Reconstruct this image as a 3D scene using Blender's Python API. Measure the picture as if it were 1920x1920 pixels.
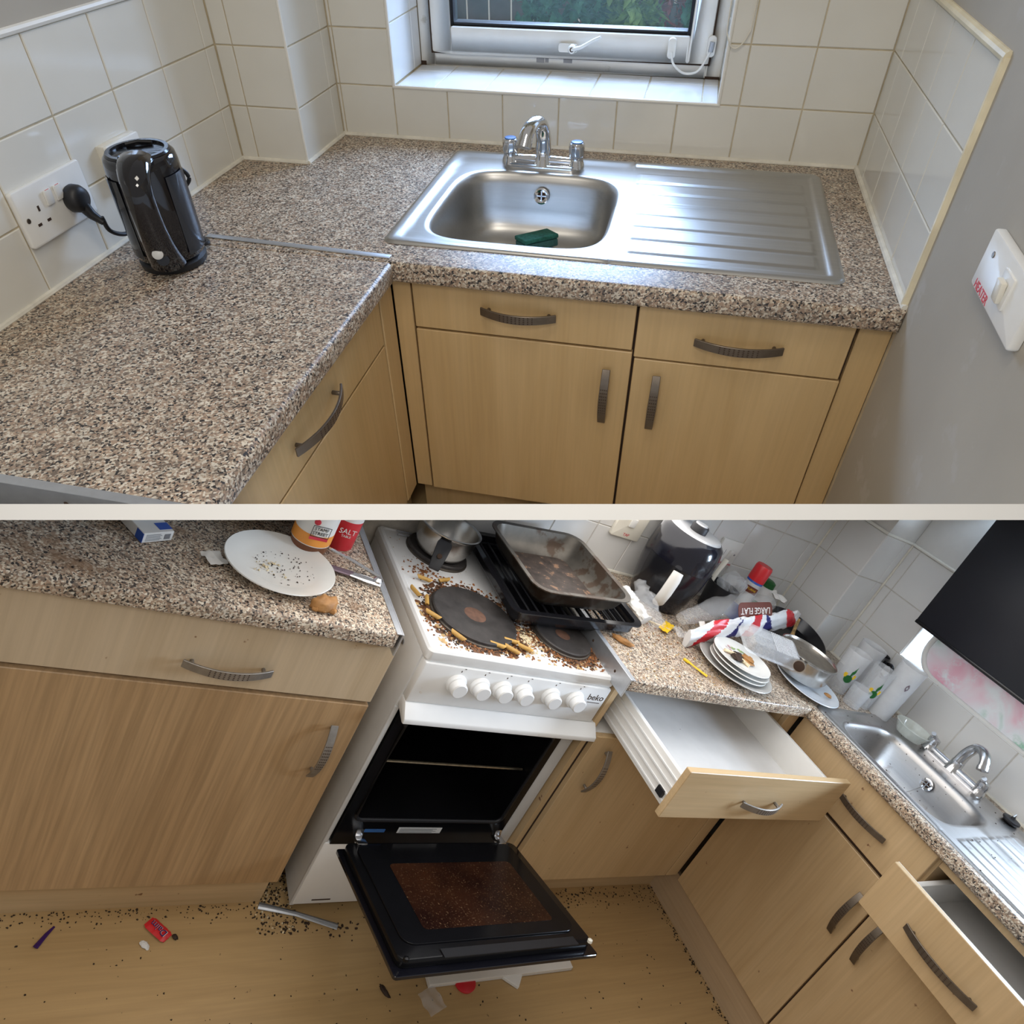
import bpy, bmesh, math, random
from mathutils import Matrix, Vector, noise
from math import sin, cos, pi, radians, sqrt, atan2
random.seed(7)
S = bpy.context.scene
C = S.collection
for o in list(bpy.data.objects): bpy.data.objects.remove(o)
V = Vector

# ---------------------------------------------------------------- camera
EYE = V((1.6400, -2.6037, 1.6817))
CR, CD, CF = V((.3621, .81604, .45051)), V((.49591, .24059, -.83438)), V((-.78927, .52554, -.31757))
cam = bpy.data.cameras.new('camera'); cam.sensor_width = 36; cam.lens = 36*1339/1920; cam.clip_start = .02
co = bpy.data.objects.new('camera', cam); C.objects.link(co)
co.matrix_world = Matrix(((CR.x, -CD.x, -CF.x, EYE.x), (CR.y, -CD.y, -CF.y, EYE.y), (CR.z, -CD.z, -CF.z, EYE.z), (0, 0, 0, 1)))
S.camera = co
# upper kitchen: its own level frame (x along window wall, y away, z up, worktop z = 0), set above the divider
RA = Matrix(((.97636, .2161, -.0045), (.14773, -.68235, -.71594), (-.15779, .69835, -.69815)))
EA = V((1.1003, -1.9947, .6286))
RB = Matrix((CR, CD, CF))
R3 = (RB.transposed() @ RA)
MA = Matrix.Translation(EYE) @ R3.to_4x4() @ Matrix.Translation(-EA)
MB_ = Matrix.Identity(4)
def camspace(x, y, z): return EYE + CR*x + CD*y + CF*z

# ---------------------------------------------------------------- world, lights, exposure
w = bpy.data.worlds.new('World'); S.world = w; w.use_nodes = True
bg = w.node_tree.nodes['Background']; bg.inputs[0].default_value = (1.0, .96, .91, 1); bg.inputs[1].default_value = .36
def area(name, loc, target, size, power, col, sy=None):
    l = bpy.data.lights.new(name, 'AREA'); l.energy = power; l.size = size; l.color = col
    if sy: l.shape = 'RECTANGLE'; l.size_y = sy
    o = bpy.data.objects.new(name, l); C.objects.link(o); o.location = loc
    o.rotation_euler = (V(target)-V(loc)).to_track_quat('-Z', 'Y').to_euler(); return o
# daylight outside the two windows, a ceiling lamp in the upper kitchen, added fill lights for the lower
area('daylight_upper_window', MA @ V((.76, .75, .80)), MA @ V((.82, -.6, -.1)), .9, 64, (.44, .64, 1), .7)
area('daylight_lower_window', (1.28, .30, 1.42), (.55, -.75, .95), .55, 65, (.62, .78, 1), .45)
area('ceiling_lamp_upper', MA @ V((.9, -1.5, 1.7)), MA @ V((.8, -.6, 0)), .5, 8, (1, .93, .82))
area('board_fill_lower', camspace(.38, .0097, 1.52), camspace(.38, 1, 1.52), 1.35, 9.5, (1, .96, .92), .95)  # unseen panel added under the divider board, standing in for the ceiling light
area('camera_fill_lower', camspace(-.10, -.25, -.30), (.4, -1.5, .6), .35, 6, (1, .95, .88))  # fill light added behind the camera to brighten the lower kitchen
S.view_settings.view_transform = 'Standard'; S.view_settings.look = 'None'
S.view_settings.exposure = 0; S.view_settings.gamma = 1; S.view_settings.use_curve_mapping = False

# ---------------------------------------------------------------- materials
MATS = {}
def nt(name):
    m = bpy.data.materials.new(name); m.use_nodes = True; MATS[name] = m
    t = m.node_tree; return m, t, t.nodes['Principled BSDF']
def N(t, k, **kw):
    n = t.nodes.new(k)
    for a, b in kw.items(): setattr(n, a, b)
    return n
def coords(t, scale=(1, 1, 1), rot=(0, 0, 0)):
    tc = N(t, 'ShaderNodeTexCoord'); mp = N(t, 'ShaderNodeMapping')
    mp.inputs['Scale'].default_value = scale; mp.inputs['Rotation'].default_value = rot
    t.links.new(tc.outputs['Object'], mp.inputs[0]); return mp.outputs[0]
def ramp(t, src, stops, interp='LINEAR'):
    r = N(t, 'ShaderNodeValToRGB'); r.color_ramp.interpolation = interp
    e = r.color_ramp.elements
    while len(e) < len(stops): e.new(1)
    for el, (p, c) in zip(e, stops): el.position = p; el.color = (*c, 1)
    t.links.new(src, r.inputs[0]); return r.outputs[0]
def noi(t, co_, scale, detail=3, rough=.6, dist=0):
    n = N(t, 'ShaderNodeTexNoise'); n.inputs['Scale'].default_value = scale; n.inputs['Detail'].default_value = detail
    n.inputs['Roughness'].default_value = rough; n.inputs['Distortion'].default_value = dist
    t.links.new(co_, n.inputs['Vector']); return n.outputs['Fac']
def bump(t, b, src, strength, dist=.001):
    n = N(t, 'ShaderNodeBump'); n.inputs['Strength'].default_value = strength; n.inputs['Distance'].default_value = dist
    t.links.new(src, n.inputs['Height']); t.links.new(n.outputs[0], b.inputs['Normal'])
def mixc(t, fac, a, b):
    n = N(t, 'ShaderNodeMix', data_type='RGBA')
    for i, x in ((0, fac), (6, a), (7, b)):
        if isinstance(x, (int, float)): n.inputs[i].default_value = x
        elif isinstance(x, tuple): n.inputs[i].default_value = (*x, 1)
        else: t.links.new(x, n.inputs[i])
    return n.outputs[2]
def mat(name, col, rough=.5, metal=0, var=.06, vs=8, bs=0, bscale=60, coat=0, trans=0, ior=1.45, alpha=1, spots=None, sscale=40, sth=.62, spec=.5):
    """plain surface with a little procedural variation; spots = colour of blotches"""
    m, t, b = nt(name); c = coords(t)
    lo = tuple(max(0, x*(1-var)) for x in col); hi = tuple(min(1, x*(1+var)) for x in col)
    o = ramp(t, noi(t, c, vs), [(.3, lo), (.7, hi)])
    if spots: o = mixc(t, ramp(t, noi(t, c, sscale, 4, .65), [(sth, (0, 0, 0)), (sth+.06, (1, 1, 1))]), o, spots)
    t.links.new(o, b.inputs['Base Color'])
    b.inputs['Roughness'].default_value = rough; b.inputs['Metallic'].default_value = metal
    b.inputs['Coat Weight'].default_value = coat; b.inputs['Transmission Weight'].default_value = trans
    b.inputs['IOR'].default_value = ior; b.inputs['Specular IOR Level'].default_value = spec; b.inputs['Alpha'].default_value = alpha
    if bs: bump(t, b, noi(t, c, bscale, 2), bs)
    return m
def granite(name, dark, stains=None):
    m, t, b = nt(name); c = coords(t)
    n = noi(t, c, 90, 2)
    v = N(t, 'ShaderNodeTexVoronoi'); v.inputs['Scale'].default_value = 310
    a = N(t, 'ShaderNodeVectorMath', operation='ADD'); sc = N(t, 'ShaderNodeVectorMath', operation='SCALE'); sc.inputs['Scale'].default_value = .008
    t.links.new(n, sc.inputs[0]); t.links.new(c, a.inputs[0]); t.links.new(sc.outputs[0], a.inputs[1]); t.links.new(a.outputs[0], v.inputs['Vector'])
    se = N(t, 'ShaderNodeSeparateColor'); t.links.new(v.outputs['Color'], se.inputs[0])
    k = dark
    o = ramp(t, se.outputs[0], [(0, (.03*k, .027*k, .027*k)), (.13, (.19*k, .145*k, .11*k)), (.36, (.36*k, .255*k, .18*k)), (.60, (.47*k, .385*k, .29*k)), (.80, (.64*k, .575*k, .47*k))], 'CONSTANT')
    big = ramp(t, noi(t, c, 26, 2), [(.35, (.80, .80, .80)), (.65, (1.1, 1.08, 1.05))])
    mu = N(t, 'ShaderNodeMix', data_type='RGBA', blend_type='MULTIPLY'); mu.inputs[0].default_value = 1
    t.links.new(o, mu.inputs[6]); t.links.new(big, mu.inputs[7]); o = mu.outputs[2]
    if stains: o = mixc(t, ramp(t, noi(t, c, 7, 5, .7), [(.60, (0, 0, 0)), (.70, (.75, .75, .75))]), o, stains)
    t.links.new(o, b.inputs['Base Color']); b.inputs['Roughness'].default_value = .38
    bump(t, b, v.outputs['Distance'], .12, .0006); return m
def wood(name, a, bcol, axis, fine=1.0, rough=.42, k=1, dirt=None):
    """laminate with the grain running along axis (0 x, 1 y, 2 z)"""
    m, t, b = nt(name); s = [9, 9, 9]; s[axis] = .9; c = coords(t, tuple(s))
    s2 = [120, 120, 120]; s2[axis] = 3.5; c2 = coords(t, tuple(s2))
    n1 = noi(t, c, 1.2, 4, .6, .8); n2 = noi(t, c2, 1, 2, .6)
    o = ramp(t, n1, [(.3, a), (.5, tuple((x+y)/2 for x, y in zip(a, bcol))), (.72, bcol)])
    g = ramp(t, n2, [(.35, (1-.16*fine,)*3), (.65, (1+.05*fine,)*3)])
    mu = N(t, 'ShaderNodeMix', data_type='RGBA', blend_type='MULTIPLY'); mu.inputs[0].default_value = 1
    t.links.new(o, mu.inputs[6]); t.links.new(g, mu.inputs[7]); o = mu.outputs[2]
    if dirt: o = mixc(t, ramp(t, noi(t, coords(t), 38, 3, .5), [(.72, (0, 0, 0)), (.76, (1, 1, 1))]), o, dirt)
    t.links.new(o, b.inputs['Base Color']); b.inputs['Roughness'].default_value = rough; return m
def steel(name, col=(.56, .55, .53), rough=.3, axis=0, marks=0):
    m, t, b = nt(name); s = [160, 160, 160]; s[axis] = 4; f = noi(t, coords(t, tuple(s)), 1, 2)
    o = ramp(t, f, [(.3, tuple(x*.93 for x in col)), (.7, col)])
    if marks: o = mixc(t, ramp(t, noi(t, coords(t), 22, 5, .7), [(.60, (0, 0, 0)), (.72, (marks,)*3)]), o, (.16, .12, .09))
    t.links.new(o, b.inputs['Base Color']); b.inputs['Metallic'].default_value = 1; b.inputs['Roughness'].default_value = rough
    b.inputs['Anisotropic'].default_value = .3; bump(t, b, f, .04, .0003); return m
def clear(name, tint=(.95, .97, .97), alpha=.28, rough=.12):
    m, t, b = nt(name); o = ramp(t, noi(t, coords(t), 30), [(.3, tuple(x*.9 for x in tint)), (.7, tint)])
    t.links.new(o, b.inputs['Base Color']); b.inputs['Roughness'].default_value = rough; b.inputs['Alpha'].default_value = alpha
    b.inputs['Specular IOR Level'].default_value = .8; return m

granite('worktop_a', 1.0); granite('worktop_b', 1.08, (.26, .16, .09))
wood('maple', (.52, .35, .16), (.60, .42, .21), 2, .35); wood('maple_b', (.50, .345, .18), (.59, .425, .24), 2, .45, dirt=(.20, .10, .05))
wood('maple_h', (.50, .345, .18), (.59, .425, .24), 1, .45, dirt=(.22, .11, .05)); wood('maple_x', (.45, .32, .19), (.53, .39, .25), 0, .45); wood('maple_edge', (.56, .37, .22), (.62, .43, .27), 0, .5)
wood('floor_wood', (.40, .26, .115), (.50, .335, .155), 1, .45, .4, dirt=(.10, .065, .035)); wood('maple_grey', (.48, .36, .225), (.56, .435, .29), 2, .45, dirt=(.20, .10, .05)); wood('oak', (.36, .22, .105), (.46, .295, .15), 2, 1.15)
mat('tile', (.70, .68, .615), .10, var=.03, vs=4); mat('tile_sill', (.74, .74, .73), .08, var=.03)
mat('tile_b', (.70, .69, .665), .12, var=.03, vs=4, spots=(.42, .28, .16), sscale=75, sth=.76)
mat('grout', (.52, .44, .30), .9, var=.15, vs=30); mat('grout_b', (.55, .51, .44), .9, var=.15, vs=30)
mat('paint_grey', (.40, .365, .305), .75, var=.06, vs=3, bs=.15, bscale=90, spots=(.43, .40, .35), sscale=9, sth=.60)
mat('paint_white', (.62, .60, .56), .7); mat('trim_white', (.76, .74, .68), .35); mat('caulk', (.72, .68, .58), .6, var=.12, vs=25)
mat('trim_cream', (.74, .66, .47), .4, var=.15, vs=12)
mat('upvc', (.78, .765, .72), .25, spots=(.60, .57, .5), sscale=14, sth=.68); mat('upvc_grey', (.30, .30, .31), .6)
steel('sink_steel', (.50, .49, .47), rough=.36); steel('sink_steel_b', (.47, .455, .44), .36, marks=.5)
mat('chrome', (.72, .73, .75), .08, 1, var=.02); mat('chrome_b', (.62, .62, .63), .2, 1, var=.08, vs=40)
mat('alu', (.52, .54, .57), .38, .8, var=.06, vs=40); mat('alu_dark', (.30, .31, .33), .4, .7, var=.1, vs=30)
mat('bronze', (.165, .135, .105), .38, .75, var=.12, vs=60); mat('bronze_b', (.30, .275, .245), .42, .7, var=.12, vs=60)
mat('gap_dark', (.045, .025, .015), .9); mat('black', (.009, .009, .011), .16, var=.1); mat('black_matt', (.012, .012, .014), .5, var=.1)
mat('rubber', (.015, .015, .017), .45); mat('blackgloss', (.006, .006, .009), .06, coat=.5); mat('grey_plastic', (.55, .55, .54), .35)
mat('white_plastic', (.78, .77, .73), .25); mat('cream_plastic', (.74, .70, .60), .3); mat('red', (.60, .02, .025), .35); mat('redtext', (.55, .03, .05), .5)
mat('scourer', (.018, .115, .085), .9, var=.4, vs=120, bs=1, bscale=260); mat('sponge', (.03, .10, .09), .9, var=.25, vs=90, bs=1, bscale=120)
mat('blue_cap', (.05, .14, .35), .25); mat('kettle_window', (.03, .034, .042), .08, var=.1)
# ---------------------------------------------------------------- geometry helpers
class G:
    def __init__(s): s.v = []; s.f = []
    def add(s, vs, fs, M=None):
        k = len(s.v); s.v += [tuple(M @ V(p)) if M else tuple(p) for p in vs]; s.f += [tuple(i+k for i in f) for f in fs]; return s
    def box(s, x0, x1, y0, y1, z0, z1, M=None):
        vs = [(x, y, z) for z in (z0, z1) for y in (y0, y1) for x in (x0, x1)]
        return s.add(vs, [(0, 2, 3, 1), (4, 5, 7, 6), (0, 1, 5, 4), (2, 6, 7, 3), (0, 4, 6, 2), (1, 3, 7, 5)], M)
    def loft(s, rings, cap0=True, cap1=True, closed=True, M=None):
        n = len(rings[0]); vs = [p for r in rings for p in r]; fs = []
        for i in range(len(rings)-1):
            for j in range(n if closed else n-1):
                a, b = i*n+j, i*n+(j+1) % n; fs.append((a, b, b+n, a+n))
        if cap0: fs.append(tuple(range(n))[::-1])
        if cap1: fs.append(tuple(range((len(rings)-1)*n, len(rings)*n)))
        return s.add(vs, fs, M)
    def lathe(s, prof, n=32, c=(0, 0, 0), M=None, sx=1, sy=1, caps=True):
        rings = [[(c[0]+r*sx*cos(2*pi*j/n), c[1]+r*sy*sin(2*pi*j/n), c[2]+z) for j in range(n)] for r, z in prof]
        return s.loft(rings, caps, caps, True, M)
    def tube(s, pts, r, n=8, caps=True, flat=1, up=(0, 0, 1), M=None):
        pts = [V(p) for p in pts]; rings = []; ref = V(up)
        for i, p in enumerate(pts):
            d = (pts[min(i+1, len(pts)-1)]-pts[max(i-1, 0)]).normalized()
            a = d.cross(ref)
            if a.length < 1e-3: a = d.cross(V((1, .1, 0)))
            a.normalize(); b = d.cross(a); rr = r[i] if isinstance(r, (list, tuple)) else r
            rings.append([p+a*rr*cos(2*pi*j/n)+b*rr*flat*sin(2*pi*j/n) for j in range(n)])
        return s.loft(rings, caps, caps, True, M)
    def prism(s, poly, h0, h1, M=None):
        n = len(poly); return s.loft([[(x, y, h0) for x, y in poly], [(x, y, h1) for x, y in poly]], True, True, True, M)
    def grid(s, nx, ny, fn, M=None):
        vs = [fn(i/nx, j/ny) for j in range(ny+1) for i in range(nx+1)]
        fs = [(j*(nx+1)+i, j*(nx+1)+i+1, (j+1)*(nx+1)+i+1, (j+1)*(nx+1)+i) for j in range(ny) for i in range(nx)]
        return s.add(vs, fs, M)
    def build(s, name, m, parent=None, bevel=0, seg=2, smooth=35, thick=0, sel=None, **tags):
        base = BASE[parent.name] if parent else None
        if base is None:
            xs, ys, zs = zip(*s.v); base = V(((min(xs)+max(xs))/2, (min(ys)+max(ys))/2, min(zs)))
        me = bpy.data.meshes.new(name); me.from_pydata([tuple(V(p)-base) for p in s.v], [], s.f)
        bm = bmesh.new(); bm.from_mesh(me); bmesh.ops.remove_doubles(bm, verts=bm.verts, dist=1e-6)
        bmesh.ops.recalc_face_normals(bm, faces=bm.faces)
        if thick: bmesh.ops.solidify(bm, geom=bm.faces[:], thickness=thick)
        if bevel:
            es = [e for e in bm.edges if len(e.link_faces) == 2 and e.calc_face_angle(0) > radians(30) and (not sel or sel((e.verts[0].co+e.verts[1].co)/2+base))]
            bmesh.ops.bevel(bm, geom=es, offset=bevel, segments=seg, affect='EDGES', profile=.5, clamp_overlap=True)
        bm.to_mesh(me); bm.free()
        for p in me.polygons: p.use_smooth = True
        me.set_sharp_from_angle(angle=radians(smooth))
        me.materials.append(MATS[m] if isinstance(m, str) else m)
        o = bpy.data.objects.new(name, me); C.objects.link(o)
        BASE[o.name] = base; ROOMOF[o.name] = ROOM
        if parent: o.parent = parent
        else: o.matrix_world = RM[ROOM] @ Matrix.Translation(base)
        tag(o, **tags); return o
BASE = {}; ROOMOF = {}; ROOM = 'A'; RM = {'A': MA, 'B': MB_}
def tag(o, label=None, cat=None, group=None, kind=None):
    for k, v in (('label', label), ('category', cat), ('group', group), ('kind', kind)):
        if v: o[k] = v
    return o
def thing(name, base, label, cat, group=None, kind=None):
    o = bpy.data.objects.new(name, None); C.objects.link(o); o.empty_display_size = .05
    BASE[o.name] = V(base); ROOMOF[o.name] = ROOM
    o.matrix_world = RM[ROOM] @ Matrix.Translation(V(base)); return tag(o, label, cat, group, kind)
def FR(o, x, y):
    x = V(x).normalized(); z = x.cross(V(y)).normalized(); y = z.cross(x); o = V(o)
    return Matrix(((x.x, y.x, z.x, o.x), (x.y, y.y, z.y, o.y), (x.z, y.z, z.z, o.z), (0, 0, 0, 1)))
def T(x, y, z): return Matrix.Translation((x, y, z))
def RZ(a): return Matrix.Rotation(radians(a), 4, 'Z')
def RX(a): return Matrix.Rotation(radians(a), 4, 'X')
def RY(a): return Matrix.Rotation(radians(a), 4, 'Y')
def bez(pts, n=24):
    """smooth curve through points (Catmull-Rom)"""
    P = [V(p) for p in pts]; P = [2*P[0]-P[1]]+P+[2*P[-1]-P[-2]]; out = []; k = len(P)-3
    for i in range(n+1):
        u = i/n*k; j = min(int(u), k-1); t = u-j; a, b, c, d = P[j:j+4]
        out.append(.5*((2*b)+(c-a)*t+(2*a-5*b+4*c-d)*t*t+(3*b-a-3*c+d)*t**3))
    return out
def text(parent, s, M, size, m, name='lettering', label=None, ext=.0003, sx=1, bend=None):
    cu = bpy.data.curves.new('t', 'FONT'); cu.body = s; cu.size = size; cu.align_x = 'CENTER'; cu.align_y = 'CENTER'; cu.extrude = ext; cu.resolution_u = 3
    o = bpy.data.objects.new('t', cu); C.objects.link(o)
    me = bpy.data.meshes.new_from_object(o.evaluated_get(bpy.context.evaluated_depsgraph_get()))
    vs = [v.co.copy() for v in me.vertices]; fs = [tuple(p.vertices) for p in me.polygons]
    bpy.data.objects.remove(o); bpy.data.curves.remove(cu); bpy.data.meshes.remove(me)
    for v in vs: v.x *= sx
    if bend:
        for v in vs: a = v.x/bend; v.x, v.z = (bend+v.z)*sin(a), (bend+v.z)*cos(a)-bend
    return G().add([tuple(v) for v in vs], fs, M).build(name, m, parent, label=label)
def rrect(a, b, r, n=6, cx=0, cy=0):
    out = []
    for sx, sy, a0 in ((1, 1, 0), (-1, 1, 90), (-1, -1, 180), (1, -1, 270)):
        for i in range(n+1):
            t = radians(a0+90*i/n); out.append((cx+sx*(a-r)+r*cos(t), cy+sy*(b-r)+r*sin(t)))
    return out
TILE = {}
def tile(parent, M, w, h, m='tile', th=.006):
    """one wall tile lying in the local xy plane of M (centre), its face at +z"""
    key = (round(w, 4), round(h, 4), m, th)
    if key not in TILE:
        a, b, c = w/2-.0013, h/2-.0013, .0016
        g = G().loft([[(-a, -b, 0), (a, -b, 0), (a, b, 0), (-a, b, 0)], [(-a, -b, th-c), (a, -b, th-c), (a, b, th-c), (-a, b, th-c)], [(-a+c, -b+c, th), (a-c, -b+c, th), (a-c, b-c, th), (-a+c, b-c, th)]], False)
        me = bpy.data.meshes.new('tile'); me.from_pydata(g.v, [], g.f); me.materials.append(MATS[m]); me.update(); TILE[key] = me
    o = bpy.data.objects.new('tile', TILE[key]); C.objects.link(o); o.parent = parent
    o.matrix_local = Matrix.Translation(-BASE[parent.name]) @ M; ROOMOF[o.name] = ROOM; return o
def tiles(parent, us, vs, fn, m='tile', skip=None):
    """grid of tiles between the joint positions us, vs; fn(u, v) -> matrix of the tile centre"""
    for a, b in zip(us, us[1:]):
        for c, d in zip(vs, vs[1:]):
            if skip and skip((a+b)/2, (c+d)/2): continue
            tile(parent, fn((a+b)/2, (c+d)/2), abs(b-a), abs(d-c), m)
def handle(parent, P, along, out, L=.14, m='bronze', w=.019, bow=.022):
    """bow handle: flat curved bar on two posts"""
    M = FR(P, along, V(out).cross(V(along)))   # local x along, y across, z outwards
    g = G(); n = 16; rings = []
    for i in range(n+1):
        t = i/n*2-1; x = t*L/2; z = .010+bow*(1-t*t); dz = -2*bow*t/(L/2); q = sqrt(1+dz*dz); nx, nz = -dz/q*.0022, 1/q*.0022; ww = w/2*(1-.12*abs(t))
        rings.append([(x-nx, -ww, z-nz), (x-nx, ww, z-nz), (x+nx, ww, z+nz), (x+nx, -ww, z+nz)])
    g.loft(rings, M=M)
    for s_ in (-1, 1):
        x = s_*L*.40; z = .010+bow*(1-.64)
        g.lathe([(.0042, 0), (.0042, z)], 8, (x, 0, 0), M)
    h = g.build('handle', m, parent, bevel=.0008, seg=1)
    d = G()
    for i in range(9):
        for j in range(4):
            t = (i-4)/4*.42; x = t*L/2; z = .010+bow*(1-t*t)+.0022; d.box(x-.0016, x+.0016, (j-1.5)*.0040-.0010, (j-1.5)*.0040+.0010, z-.0016, z+.00015, M)
    d.build('dimples', 'gap_dark', h); return h
def front(parent, name, M, w, h, th=.018, m='maple', hp=None, hdir=(1, 0), hm='bronze', L=.14, edge=None):
    """drawer front / door in local xy of M (centre), outside at +z; handle at hp"""
    o = G().box(-w/2, w/2, -h/2, h/2, 0, th, M).build(name, m, parent, bevel=.0015, seg=1)
    if hp:
        q = M.to_3x3(); handle(o, M @ V((hp[0], hp[1], th)), q @ V((*hdir, 0)), q @ V((0, 0, 1)), L, hm)
    return o
def worktop(name, x0, x1, y0, y1, z, th, m, hole=None, parent=None, sel=None, **tags):
    g = G(); o = [(x0, y0), (x1, y0), (x1, y1), (x0, y1)]
    if not hole: g.box(x0, x1, y0, y1, z-th, z)
    else:
        a, b, c, d = hole; i = [(a, c), (b, c), (b, d), (a, d)]
        vs = [(*p, zz) for zz in (z-th, z) for r in (o, i) for p in r]; fs = []
        for k in range(4):
            j = (k+1) % 4; fs += [(8+k, 8+j, 12+j, 12+k), (k, 4+k, 4+j, j), (k, j, 8+j, 8+k), (4+k, 12+k, 12+j, 4+j)]
        g.add(vs, fs)
    return g.build(name, m, parent, bevel=.010, seg=4, sel=sel, **tags)
def sstep(a, b, x):
    t = min(1, max(0, (x-a)/(b-a))); return t*t*(3-2*t)
def sink(x0, x1, y0, y1, b, z, m, label, depth=.15, waste=True, ribs=7):
    """inset sink: pressed deck with rim, bowl b = (bx0, bx1, by0, by1), ribbed drainer on the +x side"""
    r = thing('kitchen_sink', ((x0+x1)/2, (y0+y1)/2, z), label, 'sink')
    bx0, bx1, by0, by1 = b; cx, cy = (bx0+bx1)/2, (by0+by1)/2; a, c = (bx1-bx0)/2, (by1-by0)/2; xs = bx1+.022
    ry0, ry1, rx0, rx1 = y0+.05, y1-.075, xs+.012, x1-.045; pitch = (ry1-ry0)/ribs
    def zd(x, y):
        d = min(x-x0, x1-x, y-y0, y1-y); h = .005*sstep(0, .007, d)-.004*sstep(.022, .034, d)
        k = (y-ry0)/pitch; f = k-math.floor(k)
        if 0 <= k < ribs:
            s0 = rx0+.012*(1-(y-ry0)/(ry1-ry0)); e = sstep(s0, s0+.006, x)*(1-sstep(rx1-.006, rx1, x))
            h += .0026*e*sstep(.06, .13, f)*(1-sstep(.87, .94, f))
        return z+.0005+h
    def rc(x, y, q=.026):
        dx = max(x0+q-x, x-(x1-q), 0); dy = max(y0+q-y, y-(y1-q), 0)
        if dx <= 0 or dy <= 0: return (x, y)
        k = max(dx, dy)/sqrt(dx*dx+dy*dy); ax = x0+q if x < (x0+x1)/2 else x1-q; ay = y0+q if y < (y0+y1)/2 else y1-q
        return (ax+(x-ax)*k, ay+(y-ay)*k)
    n = 96; ang = [2*pi*i/n for i in range(n)]
    def bowl(t, off):
        q = .42; ct, st = cos(t), sin(t)
        return (cx+(a-off)*math.copysign(abs(ct)**q, ct), cy+(c-off)*math.copysign(abs(st)**q, st))
    g = G(); prof = [(-.010, None), (-.004, .0005), (0, -.002), (.005, -.009), (.009, -.025), (.014, -depth*.55), (.020, -depth*.78), (.032, -depth*.92), (.055, -depth*.985), (.10, -depth), (.16, -depth-.001)]
    rings = []
    for off, dz in prof:
        rg = []
        for t in ang:
            x, y = bowl(t, off); rg.append((x, y, zd(x, y) if dz is None else z+.001+dz))
        rings.append(rg)
    g.loft(rings, False, True)
    rect = []                                     # ring on the rectangle around the bowl
    for t in ang:
        px, py = bowl(t, -.01); dx, dy = px-cx, py-cy
        k = min(((xs-cx) if dx > 0 else (x0-cx))/dx if abs(dx) > 1e-6 else 1e9, ((y1-cy) if dy > 0 else (y0-cy))/dy if abs(dy) > 1e-6 else 1e9)
        rect.append([cx+dx*k, cy+dy*k])
    for qx, qy in ((x0, y0), (xs, y0), (x0, y1), (xs, y1)):
        i = min(range(n), key=lambda i: (rect[i][0]-qx)**2+(rect[i][1]-qy)**2); rect[i] = [qx, qy]
    rr = []
    for u in (0, .2, .4, .55, .68, .78, .86, .92, .96, 1):
        rg = []
        for i, t in enumerate(ang):
            px, py = bowl(t, -.01); x, y = px+(rect[i][0]-px)*u, py+(rect[i][1]-py)*u
            rg.append((*rc(x, y), zd(x, y) if u else rings[0][i][2]))
        rr.append(rg)
    g.loft(rr, False, False)
    g.grid(110, 150, lambda u, v: (*rc(xs+(x1-xs)*u, y0+(y1-y0)*v), zd(xs+(x1-xs)*u, y0+(y1-y0)*v)))
    g.build('basin', m, r, smooth=60)
    # overflow on the back wall of the bowl, waste in the floor
    oy = by1-.016; oz = z-depth*.30; M = FR((cx, oy, oz), (1, 0, 0), (0, 0, 1))
    M = M @ RX(-8)
    ov = G().lathe([(.010, .004), (.019, .004), (.019, .007), (.0155, .008), (.013, .006), (.010, .004)], 24, M=M, caps=False).build('overflow', 'chrome', r)
    G().lathe([(.0, .003), (.014, .003)], 20, M=M, caps=False).build('overflow_hole', 'gap_dark', ov)
    G().box(-.012, .012, -.0015, .0015, .003, .006, M).box(-.0015, .0015, -.012, .012, .003, .006, M).build('overflow_grille', 'chrome', ov)
    if waste:
        wst = G().lathe([(.0, .0015), (.022, .0015), (.028, .004), (.032, .0025), (.034, .0)], 28, (cx-.03, cy+.02, z-depth+.001), caps=False).build('waste', 'chrome', r)
        G().lathe([(.0, .002), (.016, .002)], 20, (cx-.03, cy+.02, z-depth+.002), caps=False).build('waste_hole', 'gap_dark', wst)
    return r
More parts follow.
